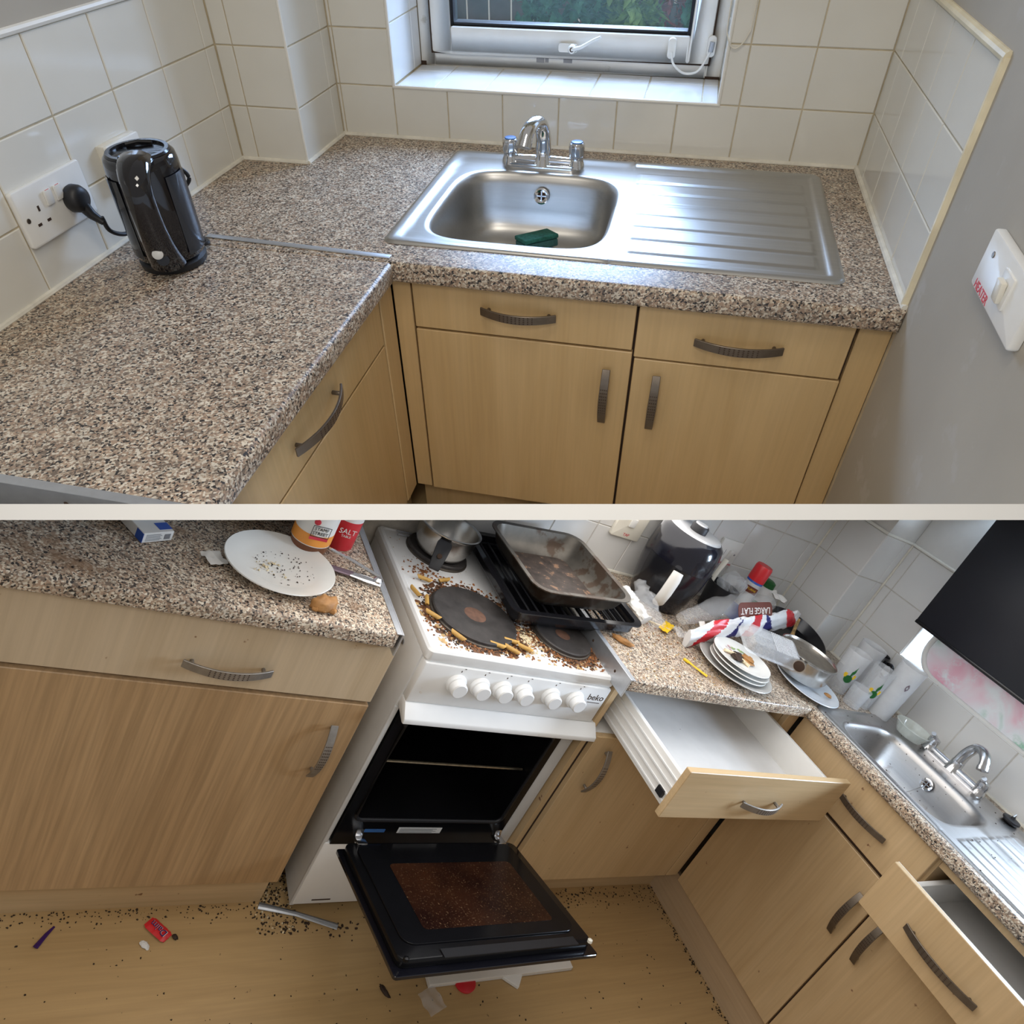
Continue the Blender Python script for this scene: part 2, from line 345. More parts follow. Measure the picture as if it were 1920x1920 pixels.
def tap(cx, y, z, label, w=.19, m='chrome', kx=1, hz=1, lever=False, turn=0, reach=1):
    r = thing('mixer_tap', (cx, y, z), label, 'tap')
    O = Matrix.Translation((cx, y, z)) @ Matrix.Scale(hz, 4, (0, 0, 1))
    g = G(); g.prism(rrect(w/2+.014, .026, .025, 8), 0, .010, O); g.prism(rrect(w/2+.010, .021, .02, 8), .010, .016, O)
    g.tube([(-w/2+.01, 0, .024), (0, 0, .024), (w/2-.01, 0, .024)], [.012, .015, .012], 14, M=O)
    for s_ in (-1, 1): g.lathe([(.021, .008), (.019, .022), (.0165, .030), (.0165, .040)], 24, (s_*w/2, 0, 0), O)
    g.lathe([(.026, .010), (.022, .026), (.0185, .040), (.018, .055)], 24, M=O)
    g.build('tap_body', m, r, smooth=40)
    R = O @ RZ(turn) @ Matrix.Diagonal((1, reach, 1, 1))
    sp = bez([(0, 0, .05), (0, -.004, .10), (0, -.028, .142), (0, -.070, .152), (0, -.108, .138), (0, -.128, .112)], 28)
    s2 = G().tube(sp, [.020-.003*min(1, i/14) for i in range(29)], 16, up=(1, 0, 0), M=R).build('spout', m, r, smooth=50)
    d = (sp[-1]-sp[-2]).normalized()
    G().tube([sp[-1]-d*.004, sp[-1]+d*.012], .0190, 16, up=(1, 0, 0), M=R).build('aerator', m, s2)
    for s_ in (-1, 1):
        if lever:
            h = G().lathe([(.0165, .040), (.0175, .052), (.0165, .062), (.006, .068)], 20, (s_*w/2, 0, 0), O)
            h.tube([(s_*w/2, 0, .058), (s_*w/2, -.010, .070), (s_*w/2, -.034, .084)], [.008, .007, .0075], 10, M=O, up=(1, 0, 0))
        else:
            n = 40; rings = []
            for rad, zz in ((.0155, .040), (.0185, .044), (.0195, .070), (.0185, .080), (.0165, .083)):
                rings.append([(s_*w/2+rad*(1-.05*(j % 4 == 0)*(.043 < zz < .082))*cos(2*pi*j/n), rad*(1-.05*(j % 4 == 0)*(.043 < zz < .082))*sin(2*pi*j/n), zz) for j in range(n)])
            h = G().loft(rings, M=O)
        h = h.build('tap_handle', m, r, smooth=30)
        if not lever: G().lathe([(.0145, .083), (.0135, .0855), (.004, .0862)], 24, (s_*w/2, 0, 0), O).build('cap', 'blue_cap', h)
    return r
def chips(n, pos, size, flat=.5, seed=1):
    """many small irregular crumbs in one mesh; pos(rng) -> point"""
    rg = random.Random(seed); g = G()
    for _ in range(n):
        p = pos(rg)
        if p is None: continue
        s = size*rg.uniform(.35, 1.3); M = T(*p) @ RZ(rg.uniform(0, 360)) @ RX(rg.uniform(-15, 15))
        k = 5; pts = [(s*rg.uniform(.5, 1)*cos(2*pi*i/k), s*rg.uniform(.3, .8)*sin(2*pi*i/k)) for i in range(k)]
        g.loft([[(x, y, 0) for x, y in pts], [(x*.6, y*.6, s*flat) for x, y in pts]], False, True, M=M)
    return g
# ================================================================ UPPER KITCHEN (clean)
ROOM = 'A'
W, LW, DW, H1, H2, H3 = 1.529, .577, .732, .123, .250, .375
st = dict(kind='structure')
NX, NYm, NXm = ((0, 1, 0), (0, 0, 1)), ((1, 0, 0), (0, 0, 1)), ((0, -1, 0), (0, 0, 1))     # tile axes for faces looking +x, -y, -x
wl = G().box(-.12, -.0012, -2.3, .3, -.75, 1.0).build('wall_upper_left', 'grout', **st)
G().box(-.0055, 0, -2.3, -.239, H3+.012, 1.0).build('plaster', 'paint_grey', wl)
tiles(wl, [-1.501, -1.327, -1.153, -.979, -.805, -.631, -.457, -.283, -.241], [.003, H1, H2, H3], lambda u, v: FR((-.005, u, v), *NX))
G().tube([(0, -1.9, H3+.006), (0, -.24, H3+.006)], .0065, 8).build('trim_1', 'trim_white', bevel=0, **st)
wp = G().box(-.05, .1788, -.2378, .1, -.75, 1.0).build('wall_upper_pillar', 'grout', **st)
rows = [.003, H1, H2, H3, .50]
tiles(wp, [.001, .045, .180], rows, lambda u, v: FR((u, -.234, v), *NYm))
tiles(wp, [-.240, -.048, -.001], rows, lambda u, v: FR((.175, u, v), *NX))
G().tube([(.179, -.238, .004), (.179, -.238, .6)], .004, 8).build('trim_2', 'trim_white', **st)
g = G(); X0, X1, DS = .341, 1.170, .249
g.box(0, W+.1, .0012, .32, -.75, H1-.0022).box(0, X0-.0022, .0012, .32, H1-.0022, 1.0).box(X1+.0022, W+.1, .0012, .32, H1-.0022, 1.0).box(X0-.0022, X1+.0022, .0012, .32, .86, 1.0)
wb = g.build('wall_upper_back', 'grout', **st)
bx = [.181, .190, .337, .484, .631, .778, .925, 1.072, 1.219, 1.366, 1.528]
fb = lambda u, v: FR((u, .005, v), *NYm)
tiles(wb, bx, [.003, H1], fb)
tiles(wb, [.181, .190, X0-.002], [H1, H2, H3, .5], fb); tiles(wb, [X1+.002, 1.219, 1.366, 1.528], [H1, H2, H3, .5], fb)
tiles(wb, [X0+.001, .447, .581, .715, .852, .990, 1.130, X1-.001], [.002, .175, DS-.012], lambda u, v: FR((u, v, H1-.006), (1, 0, 0), (0, 1, 0)), 'tile_sill')
tiles(wb, [.002, .175, DS-.012], [H1+.001, H2+.01, H3+.02, .52], lambda u, v: FR((X0-.006, u, v), *NX), 'tile_sill')
tiles(wb, [.002, .175, DS-.012], [H1+.001, H2+.01, H3+.02, .52], lambda u, v: FR((X1+.006, u, v), *NXm), 'tile_sill')
g = G().tube([(X0, 0, .7), (X0, 0, H1), ], .0045, 8).tube([(X0-.003, 0, H1), (X1+.003, 0, H1)], .0045, 8).tube([(X1, 0, H1), (X1, 0, .7)], .0045, 8)
g.build('trim_3', 'trim_white', **st)
wr = G().box(W+.0012, W+.12, -2.3, .3, -.75, 1.0).build('wall_upper_right', 'grout', **st)
G().box(W, W+.0055, -2.3, -.716, -.75, 1.0).box(W, W+.0055, -.716, .1, H3+.014, 1.0).build('plaster', 'paint_grey', wr)
tiles(wr, [-.002, -.090, -.238, -.386, -.534, -.700], [.003, H1, H2, H3], lambda u, v: FR((W+.005, u, v), *NXm))
g = G().tube([(W-.001, -.708, .002), (W-.001, -.708, H3+.008)], .0085, 10).tube([(W-.001, 0, H3+.008), (W-.001, -.714, H3+.008)], .0085, 10)
g.build('trim_4', 'trim_cream', **st)
G().tube([(.003, -1.45, .002), (.003, -.239, .002)], .006, 8).tube([(0, -.243, .002), (.182, -.243, .002)], .006, 8).tube([(.183, -.243, .002), (.183, 0, .002)], .006, 8).build('trim_5', 'caulk', **st)
G().tube([(.18, -.004, .002), (W, -.004, .002)], .006, 8).tube([(W-.003, 0, .002), (W-.003, -.72, .002)], .007, 8).build('trim_6', 'caulk', **st)
G().box(-.1, W+.1, -2.3, .1, -.80, -.75).build('floor_upper', 'floor_wood', **st)

# window with its hardware
wn = thing('window_1', ((X0+X1)/2, DS, H1), None, None, kind='structure')
def ringframe(x0, x1, z0, z1, t, y0, y1, tz=None):
    g = G(); tz = tz or t
    g.box(x0, x0+t, y0, y1, z0, z1).box(x1-t, x1, y0, y1, z0, z1).box(x0+t, x1-t, y0, y1, z0, z0+tz).box(x0+t, x1-t, y0, y1, z1-t, z1); return g
ringframe(X0, X1, H1, .86, .040, DS-.012, DS+.05, .036).build('window_frame', 'upvc', wn, bevel=.004)
ringframe(.378, 1.134, H1+.034, .83, .055, DS-.022, DS+.04, .062).build('sash', 'upvc', wn, bevel=.006)
ringframe(.432, 1.080, H1+.095, .79, .010, DS-.012, DS+.03).build('gasket', 'rubber', wn, bevel=.002)
m, t, b = nt('window_glass'); b.inputs['Base Color'].default_value = (.55, .80, .82, 1); b.inputs['Roughness'].default_value = .02; b.inputs['Alpha'].default_value = .10; b.inputs['Specular IOR Level'].default_value = .6
t.links.new(ramp(t, noi(t, coords(t), 3), [(.3, (.42, .66, .70)), (.7, (.55, .78, .80))]), b.inputs['Base Color'])
ringframe(.374, 1.1375, H1+.0305, .833, .004, DS-.0145, DS-.0105).build('sash_gap', 'gap_dark', wn)
G().box(.44, 1.072, DS+.004, DS+.010, H1+.10, .79).build('pane', 'window_glass', wn)
hd = G().prism(rrect(.026, .010, .006), 0, .010, FR((.762, DS-.022, .183), *NYm)).lathe([(.011, .008), (.011, .026), (.008, .030)], 20, M=FR((.775, DS-.022, .183), *NYm))
hd.tube([(.775, DS-.047, .183), (.80, DS-.052, .190), (.835, DS-.056, .209), (.850, DS-.058, .216)], [.0085, .0080, .0068, .005], 10, flat=.6).build('window_handle', 'white_plastic', wn, smooth=40)
G().lathe([(.0055, .030), (.0045, .0315), (.001, .032)], 14, M=FR((.775, DS-.022, .183), *NYm)).build('lock', 'gap_dark', wn)
for x0, x1, z0, z1 in ((.673, .695, .148, .166), (.697, .707, .149, .160), (.748, .772, .150, .164), (.730, .740, .166, .172)):
    G().box(x0, x1, DS-.0128, DS-.0118, z0-.006, z1-.006).build('tape_residue', 'upvc_grey', wn)
for x, z in ((1.035, .192), (1.135, .200)):
    G().prism(rrect(.011, .024, .010), 0, .012, FR((x, DS-.020, z), *NYm)).build('restrictor_mount', 'white_plastic', wn, bevel=.003)
G().tube(bez([(1.035, DS-.036, .185), (1.045, DS-.045, .160), (1.075, DS-.045, .141), (1.11, DS-.045, .148), (1.134, DS-.036, .190)], 24), .0030, 8).build('restrictor_cable', 'white_plastic', wn)
G().tube([(1.134, DS-.036, .190), (1.136, DS-.036, .212)], .0065, 10).build('restrictor_end', 'alu', wn)
G().box(.341, .356, DS-.014, DS-.011, H1, H1+.010).box(1.13, 1.168, DS-.014, DS-.0115, H1-.0005, H1+.006).build('mould_spot', 'gap_dark', wn)
bc = G().tube(bez([(1.160, -.004, .70), (1.158, -.006, .33), (1.165, -.008, .262), (1.186, -.008, .243), (1.208, -.008, .270), (1.213, -.006, .33), (1.214, -.004, .70)], 60), .0015, 6)
bc.build('blind_cord', 'cream_plastic', label='thin beaded blind cord hanging beside the window over the sink', cat='cord')

# garden outside the window: ground, fence, shrubs
mat('lawn', (.10, .17, .07), .9, var=.3, vs=20); mat('leaf_a', (.06, .20, .13), .6, var=.5, vs=25); mat('leaf_b', (.26, .40, .12), .6, var=.4, vs=25); mat('leaf_red', (.45, .06, .08), .6, var=.3); mat('fence_wood', (.16, .11, .12), .8, var=.3)
G().box(-4, 6, .7, 7, -1.5, -1.45).build('lawn', 'lawn', label='dark green garden ground outside the window', cat='ground', kind='stuff')
def shrub(x, y, z, rx, rz, m, n, seed, label):
    rg = random.Random(seed); g = G()
    for _ in range(n):
        a, b_ = rg.uniform(0, 2*pi), rg.uniform(-1, 1); k = rg.uniform(.55, 1); q = sqrt(1-b_*b_)
        M = T(x+rx*k*q*cos(a), y+rx*.6*k*q*sin(a), z+rz*k*b_) @ RZ(rg.uniform(0, 360)) @ RX(rg.uniform(-70, 70)); s = rg.uniform(.03, .06)
        g.add([(-s*.5, 0, 0), (0, -s, 0), (s*.5, 0, 0), (0, s, .01)], [(0, 1, 2, 3)], M)
    r = thing('garden_shrub', (x, y, -1.45), label, 'shrub', 'shrubs outside the window')
    g.build('foliage', m, r); G().tube([(x, y, -1.45), (x, y, z)], .03, 7).build('stem', 'fence_wood', r)
shrub(.42, 2.25, -.15, .24, .55, 'leaf_a', 1800, 3, 'dark green shrub seen through the middle of the window pane')
shrub(.76, 2.3, -.10, .15, .60, 'leaf_b', 1200, 5, 'yellow green shrub seen through the right half of the window pane')
shrub(.955, 2.4, -.05, .07, .5, 'leaf_red', 420, 6, 'dark red shrub between two green ones outside the window')
shrub(1.12, 2.35, -.10, .11, .55, 'leaf_a', 900, 8, 'narrow green shrub at the far right edge of the window pane')
fn = thing('garden_fence', (.6, 3.7, -1.45), 'brown slatted fence at the back of the garden outside the window', 'fence')
for i in range(26): G().box(-1.4+i*.155, -1.4+i*.155+.14, 3.68, 3.70, -1.45, .55).build('slat', 'fence_wood', fn)
G().box(-1.4, 2.6, 3.70, 3.74, -.1, 0).build('rail', 'fence_wood', fn)

# worktops, strips, sink, tap, sponge
hole = (.56, .985, -.605, -.18)
worktop('worktop', 0, W, -DW, 0, 0, .042, 'worktop_a', hole, sel=lambda p: p.y < -.725 and p.z > -.045, label='speckled granite-effect worktop around the clean sink under the window', cat='worktop')
worktop('worktop', 0, LW, -1.45, -DW, 0, .042, 'worktop_a', sel=lambda p: p.x > .57, label='speckled worktop run with the black kettle on it', cat='worktop')
G().box(-.205, .205, -.008, .008, .0003, .0024, T(.36, -.700, 0) @ RZ(-2.4)).build('joint_strip', 'alu', bevel=.0008, label='thin aluminium strip over the worktop joint beside the kettle', cat='metal strip')
es = thing('edge_strip', (.29, -1.453, -.045), 'grey metal end strip on the worktop edge below the kettle', 'metal strip')
G().box(0, LW-.003, -1.4555, -1.4505, -.060, .0015).build('strip', 'alu_dark', es, bevel=.0008, seg=1); G().box(0, LW-.003, -1.4555, -1.441, .0003, .0018).build('flange', 'alu', es)
G().lathe([(.004, 0), (.003, .001)], 12, M=FR((.375, -1.4555, -.020), *NYm)).build('screw', 'gap_dark', es)
sink(.522, 1.436, -.648, -.070, (.584, .972, -.600, -.195), 0, 'sink_steel', 'clean stainless steel inset sink with ribbed drainer under the window', .150)
tap(.768, -.150, .001, 'chrome two-handle mixer tap on the clean sink', .165, hz=.76, turn=-14, reach=.85)
sp = thing('scouring_sponge', (.775, -.30, -.148), 'green scouring sponge lying in the clean sink bowl', 'sponge')
Ms = T(.782, -.285, -.142) @ RZ(40) @ RX(-7)
G().box(-.046, .046, -.028, .028, 0, .019, Ms).build('foam', 'sponge', sp, bevel=.004)
gs = G().grid(14, 10, lambda u, v: (-.047+.094*u, -.029+.058*v, .026+.003*noise.noise((u*6, v*5, 2))), Ms)
G().box(-.047, .047, -.029, .029, .0195, .030, Ms).build('scouring_pad', 'scourer', sp, bevel=.003)
pd = chips(26, lambda r: (r.uniform(.60, .94), r.uniform(-.63, -.20), -.0), .0022, .5, 4)
G().lathe([(.0, .0012), (.030, .001), (.034, 0)], 20, (.70, -.44, -.1515), sx=1.4, caps=False).build('water_puddle', clear('water', (.8, .82, .82), .35, .05), label='small puddle of soapy water in the clean sink bowl', cat='water', kind='stuff')

# cabinets
CB = -.75
cab = thing('base_cabinet', (1.05, -.38, CB), 'maple sink cabinet with two drawers and two doors under the clean sink', 'cabinet')
G().box(.58, .598, -.688, -.02, CB+.14, -.22).box(1.47, 1.488, -.688, -.02, CB+.14, -.043).box(.598, 1.47, -.688, -.02, CB+.14, CB+.158).build('carcass', 'maple', cab)
G().box(.60, 1.47, -.692, -.686, CB+.14, -.043).build('backing', 'gap_dark', cab)
def fy(parent, name, x0, x1, z0, z1, m='maple', y=-.706, **k): return front(parent, name, FR(((x0+x1)/2, y+.018, (z0+z1)/2), *NYm), x1-x0, z1-z0, m=m, **k)
fy(cab, 'drawer_front', .602, 1.060, -.150, -.046, hp=(-.005, .006), L=.155)
fy(cab, 'drawer_front', 1.0655, 1.464, -.164, -.048, hp=(-.002, -.004), L=.168)
fy(cab, 'door', .602, 1.062, -.612, -.155, hp=(.182, .121), hdir=(0, 1), L=.135)
fy(cab, 'door', 1.0675, 1.468, -.612, -.168, hp=(-.150, .126), hdir=(0, 1), L=.135)
fy(cab, 'filler_panel', .558, .597, -.612, -.043, y=-.702); fy(cab, 'filler_panel', 1.4715, W, -.612, -.043, y=-.700)
G().box(.558, W, -.655, -.640, CB, -.615).build('plinth', 'maple', cab)
cl = thing('base_cabinet', (.28, -1.1, CB), 'maple cabinet run below the kettle with one drawer and door facing right', 'cabinet')
G().box(.02, .536, -1.44, -1.42, CB+.14, -.043).box(.02, .536, -.79, -.77, CB+.14, -.043).box(.02, .536, -1.42, -.79, CB+.14, CB+.158).build('carcass', 'maple', cl)
G().box(.530, .5365, -1.44, -.77, CB+.14, -.043).build('backing', 'gap_dark', cl)
def fx(parent, name, y0, y1, z0, z1, m='maple', x=.555, **k): return front(parent, name, FR((x-.018, (y0+y1)/2, (z0+z1)/2), *NX), y1-y0, z1-z0, m=m, **k)
fx(cl, 'drawer_front', -1.435, -.776, -.158, -.046, hp=(.0, -.004), L=.19)
fx(cl, 'door', -1.435, -.776, -.612, -.1625); fx(cl, 'filler_panel', -.770, -.704, -.612, -.043, x=.556)
G().box(.500, .515, -1.44, -.66, CB, -.615).build('plinth', 'maple', cl)

# kettle, plug, sockets
kx, ky = .150, -.808
kt = thing('electric_kettle', (kx, ky, 0), 'glossy black jug kettle standing beside the wall socket', 'kettle')
ka = radians(-62)                                  # handle direction
KM = T(kx, ky, 0) @ Matrix.Rotation(ka, 4, 'Z') @ Matrix.Diagonal((1.14, 1.14, 1.04, 1))
G().lathe([(.050, 0), (.054, .002), (.055, .012), (.050, .016)], 40, M=KM, sx=1.12).build('power_base', 'black_matt', kt)
n = 48; rings = []
for z, r, sh in ((.016, .050, 0), (.022, .055, 0), (.05, .0575, 0), (.10, .0575, 0), (.15, .0565, 0), (.178, .0555, 0), (.190, .0535, 0), (.1945, .049, 0)):
    rings.append([(r*1.10*cos(2*pi*j/n)-(.012*sstep(.6, 1, -cos(2*pi*j/n))*sstep(.13, .19, z)), r*sin(2*pi*j/n), z) for j in range(n)])
G().loft(rings, M=KM).build('body', 'blackgloss', kt, smooth=50)
ld = G().lathe([(.0, .1945), (.040, .1945), (.041, .1985), (.047, .1985), (.0495, .1950)], 40, M=KM, sx=1.08, caps=False).build('lid', 'black', kt)
G().tube([KM @ V((-.030, -.020, .198)), KM @ V((-.033, 0, .2)), KM @ V((-.030, .020, .198))], .003, 8).build('lid_latch', 'black_matt', ld)
hp_ = bez([(.040, 0, .190), (.070, 0, .192), (.096, 0, .176), (.101, 0, .140), (.094, 0, .095), (.078, 0, .055), (.060, 0, .024)], 30)
G().tube(hp_, [.019-.005*sin(pi*i/30) for i in range(31)], 14, flat=1.5, up=(0, 1, 0), M=KM).build('handle', 'blackgloss', kt, smooth=60)
G().tube([(.062, 0, .040), (.0945, 0, .046)], [.012, .010], 12, M=KM).build('handle_foot', 'black', kt, smooth=60)
G().lathe([(.0085, 0), (.0085, .004), (.006, .0055), (.001, .006)], 18, M=KM @ T(.096, -.004, .058) @ RY(70)).build('switch', 'grey_plastic', kt)
def kwin(side):
    rs = []
    for z in (.03, .06, .10, .14, .165):
        rs.append([(.0584*1.10*cos(side*a), .0584*sin(side*a), z) for a in [radians(38+6*i) for i in range(9)]])
    return G().loft(rs, False, False, False, KM)
for s_ in (-1, 1): kwin(s_).build('water_window', 'kettle_window', kt, smooth=60)
pc = thing('power_cord', (.02, -.85, .09), 'black kettle cord with round plug in the double wall socket', 'power cord')
G().tube(bez([(.050, -.842, .090), (.050, -.835, .062), (.048, -.80, .040), (.050, -.76, .035), (.070, -.72, .030), (.11, -.70, .008), (.16, -.715, .006), (.19, -.745, .012), (.178, -.765, .014)], 50), .0042, 8).build('cord', 'rubber', pc)
G().tube(bez([(.150, -.735, .150), (.165, -.720, .142), (.170, -.715, .125), (.160, -.722, .110)], 20), .004, 8).build('cord_loop', 'rubber', pc)
pm = FR((.010, -.852, .126), *NX)
pl = G().lathe([(.022, .0), (.0245, .005), (.024, .016), (.020, .024), (.010, .027)], 30, M=pm).build('plug', 'rubber', pc, smooth=50)
G().tube([(.026, -.849, .112), (.034, -.845, .094), (.050, -.842, .080)], [.012, .009, .006], 12).build('cord_grip', 'rubber', pl)
so = thing('wall_socket', (.005, -.89, .08), 'white double wall socket behind the kettle with black plug', 'socket')
sm_ = FR((0, -.890, .130), *NX)
G().prism(rrect(.090, .048, .006), 0, .011, sm_).build('plate', 'white_plastic', so, bevel=.003)
for x in (-.014, .012):
    rk = G().box(x-.009, x+.009, -.013+.018, .013+.018, .010, .0145, sm_ @ T(0, 0, 0) @ RX(4)).build('switch', 'white_plastic', so, bevel=.002)
    G().box(x-.005, x+.005, .0275, .0300, .0142, .0158, sm_).build('indicator', 'red', rk)
for x, y, a, b_ in ((-.044, .008, .0022, .0045), (-.056, -.016, .0045, .0022), (-.032, -.016, .0045, .0022)):
    G().box(x-a, x+a, y-b_, y+b_, .0105, .0116, sm_).build('pin_hole', 'gap_dark', so)
G().lathe([(.0045, .0112), (.004, .0122)], 14, M=sm_ @ T(-.076, -.002, 0)).build('screw', 'bronze', so)
bp = thing('blank_plate', (.01, -.68, .10), 'cream outlet cover plate on the tiles behind the kettle', 'wall plate')
bm_ = FR((0, -.683, .139), *NX); G().box(-.052, .052, -.039, .039, 0, .016, bm_).build('back_box', 'cream_plastic', bp, bevel=.002); G().prism(rrect(.052, .039, .005), .016, .024, bm_).build('plate', 'white_plastic', bp, bevel=.002)
hs_ = thing('heater_switch', (W-.005, -1.03, .16), 'white switch plate marked HEATER in red on the grey wall', 'switch')
hm_ = FR((W, -1.045, .203), *NXm)
G().prism(rrect(.092, .038, .005), 0, .014, hm_).build('plate', 'white_plastic', hs_, bevel=.003)
rk = G().box(-.004, .034, -.016, .024, .013, .017, hm_).build('rocker_frame', 'white_plastic', hs_, bevel=.001)
G().box(.006, .026, -.009, .018, .0165, .024, hm_ @ RX(6)).build('rocker', 'cream_plastic', rk, bevel=.002)
G().lathe([(.0045, .0135), (.004, .015)], 14, M=hm_ @ T(-.060, .015, 0)).build('screw', 'bronze', hs_)
text(hs_, 'HEATER', hm_ @ T(-.046, -.030, .0142), .0165, 'redtext')
# ================================================================ LOWER KITCHEN (dirty)
ROOM = 'B'
WT = .92; YB = -.055
R0, R1, R2, R3_ = WT+.002, 1.068, 1.243, 1.415
mat('enamel', (.74, .74, .73), .22, var=.04, vs=6, spots=(.42, .24, .10), sscale=26, sth=.70); mat('enamel_clean', (.76, .76, .75), .25, var=.03)
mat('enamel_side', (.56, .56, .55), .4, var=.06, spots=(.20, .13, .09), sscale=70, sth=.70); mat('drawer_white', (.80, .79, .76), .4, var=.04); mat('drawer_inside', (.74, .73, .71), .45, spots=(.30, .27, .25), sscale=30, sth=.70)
mat('hotplate', (.045, .040, .038), .5, .2, var=.3, vs=30, bs=.3, bscale=200); mat('hotplate_rust', (.11, .055, .035), .6, var=.4, vs=40); mat('plate_rim', (.10, .085, .07), .45, .6, var=.3, vs=40)
mat('oven_black', (.005, .005, .006), .35, var=.3, spec=.25); mat('oven_frame', (.006, .006, .007), .2, var=.2, spec=.25)
m, t, b = nt('oven_glass'); c = coords(t)
o_ = ramp(t, noi(t, c, 5, 3), [(.35, (.012, .004, .003)), (.65, (.045, .016, .007))]); o_ = mixc(t, ramp(t, noi(t, c, 210, 3, .7), [(.60, (0, 0, 0)), (.70, (1, 1, 1))]), o_, (.20, .12, .065))
t.links.new(o_, b.inputs['Base Color']); b.inputs['Roughness'].default_value = .3; b.inputs['Specular IOR Level'].default_value = .25
g = G().box(-.12, -.0012, -3.3, .2, 0, 1.9); wl = g.build('wall_lower_left', 'grout_b', **st)
G().box(-.0055, 0, -3.3, -.22, R3_+.012, 1.9).build('plaster', 'paint_grey', wl)
tiles(wl, [-2.917, -2.762, -2.606, -2.451, -2.296, -2.140, -1.985, -1.829, -1.674, -1.518, -1.362, -1.207, -1.051, -.896, -.740, -.585, -.429, -.274, -.221], [R0, R1, R2, R3_], lambda u, v: FR((-.005, u, v), *NX), 'tile_b')
wp = G().box(-.05, .1968, -.2188, .1, 0, 1.9).build('wall_lower_pillar', 'grout_b', **st)
G().box(.0, .1985, -.2205, -.0, R3_+.012, 1.9).build('plaster', 'paint_white', wp)
tiles(wp, [.001, .040, .198], [R0, R1, R2, R3_], lambda u, v: FR((u, -.215, v), *NYm), 'tile_b'); tiles(wp, [-.221, -.095, YB], [R0, R1, R2, R3_], lambda u, v: FR((.193, u, v), *NX), 'tile_b')
WX0, WX1, WZ = .404, 1.50, 1.083
g = G().box(.1, 2.6, YB+.0022, .22, 0, WZ-.0022).box(.1, WX0-.0022, YB+.0022, .22, WZ-.0022, 1.9).box(WX1, 2.6, YB+.0022, .22, WZ-.0022, 1.9)
wb = g.build('wall_lower_back', 'grout_b', **st); fb2 = lambda u, v: FR((u, YB+.006, v), *NYm)
G().box(.2, WX0-.004, YB, YB+.008, R3_+.012, 1.9).build('plaster', 'paint_white', wb)
tiles(wb, [.200, .235, .390, .545, .700, .855, 1.010, 1.165, 1.320, 1.475, 1.63, 1.785], [R0, WZ-.002], fb2, 'tile_b')
tiles(wb, [.200, .235, WX0-.002], [WZ-.002, R2, R3_], fb2, 'tile_b')
tiles(wb, [WX0+.001, .559, .714, .869, 1.024, 1.179, 1.334, WX1-.01], [YB+.002, .06, .17], lambda u, v: FR((u, v, WZ-.006), (1, 0, 0), (0, 1, 0)), 'tile_sill')
tiles(wb, [YB+.002, .06, .17], [WZ+.001, R2+.01, R3_, 1.60], lambda u, v: FR((WX0-.006, u, v), *NX), 'tile_sill')
G().tube([(.19, -.004+YB, WT+.002), (2.0, -.004+YB, WT+.002)], .006, 8).tube([(.003, -1.34, WT+.002), (.003, -.22, WT+.002)], .006, 8).build('trim_7', 'caulk', **st); G().tube([(.002, -.223, WT), (.002, -.223, R3_)], .0045, 6).build('trim_10', 'caulk', **st); G().tube([(.201, YB-.003, WT), (.201, YB-.003, R3_)], .0045, 6).build('trim_11', 'caulk', **st)
G().tube([(0, -1.9, R3_+.006), (0, -.224, R3_+.006), (.197, -.224, R3_+.006), (.197, YB-.003, R3_+.006), (WX0, YB-.003, R3_+.006)], .006, 8).build('trim_8', 'trim_white', **st)
wn = thing('window_2', (1.0, .17, WZ), None, None, kind='structure')
ringframe(WX0, WX1, WZ, 1.72, .045, .15, .21).build('window_frame', 'upvc', wn, bevel=.004)
G().box(WX0+.045, WX1-.045, .175, .181, WZ+.045, 1.68).build('pane', 'window_glass', wn)
G().box(-.1, 2.6, -3.3, .2, -.05, 0).build('floor_lower', 'floor_wood', **st)

# ---- worktops
worktop('worktop', 0, .552, -3.1, -1.972, WT, .038, 'worktop_b', sel=lambda p: p.x > .545, label='stained speckled worktop with the dinner plate, left of the cooker', cat='worktop')
worktop('worktop', 0, .578, -1.352, -.611, WT, .038, 'worktop_b', sel=lambda p: p.x > .57, label='crumb-covered speckled worktop between cooker and dirty sink', cat='worktop')
worktop('worktop', 0, 2.3, -.611, YB, WT, .038, 'worktop_b', (.60, 1.0, -.556, -.228), sel=lambda p: p.y < -.605 and p.x > .585, label='speckled worktop around the dirty sink', cat='worktop')
def endstrip(y, x1, dirn, label, screws):
    r = thing('edge_strip', (x1/2, y, WT-.045), label, 'metal strip')
    G().box(.02, x1, min(y, y-dirn*.004), max(y, y-dirn*.004), WT-.052, WT+.002).build('strip', 'alu', r, bevel=.0008, seg=1)
    G().box(.02, x1, min(y, y+dirn*.012), max(y, y+dirn*.012), WT+.0004, WT+.0018).build('flange', 'alu', r)
    for x in screws: G().lathe([(.004, 0), (.003, .001)], 12, M=FR((x, y-dirn*.004, WT-.022), (1, 0, 0), (0, 0, dirn)) ).build('screw', 'gap_dark', r)
endstrip(-1.9695, .552, -1, 'aluminium end strip on the worktop left of the cooker', ())
endstrip(-1.3545, .580, 1, 'wide aluminium end strip on the worktop right of the cooker', (.52, .40))

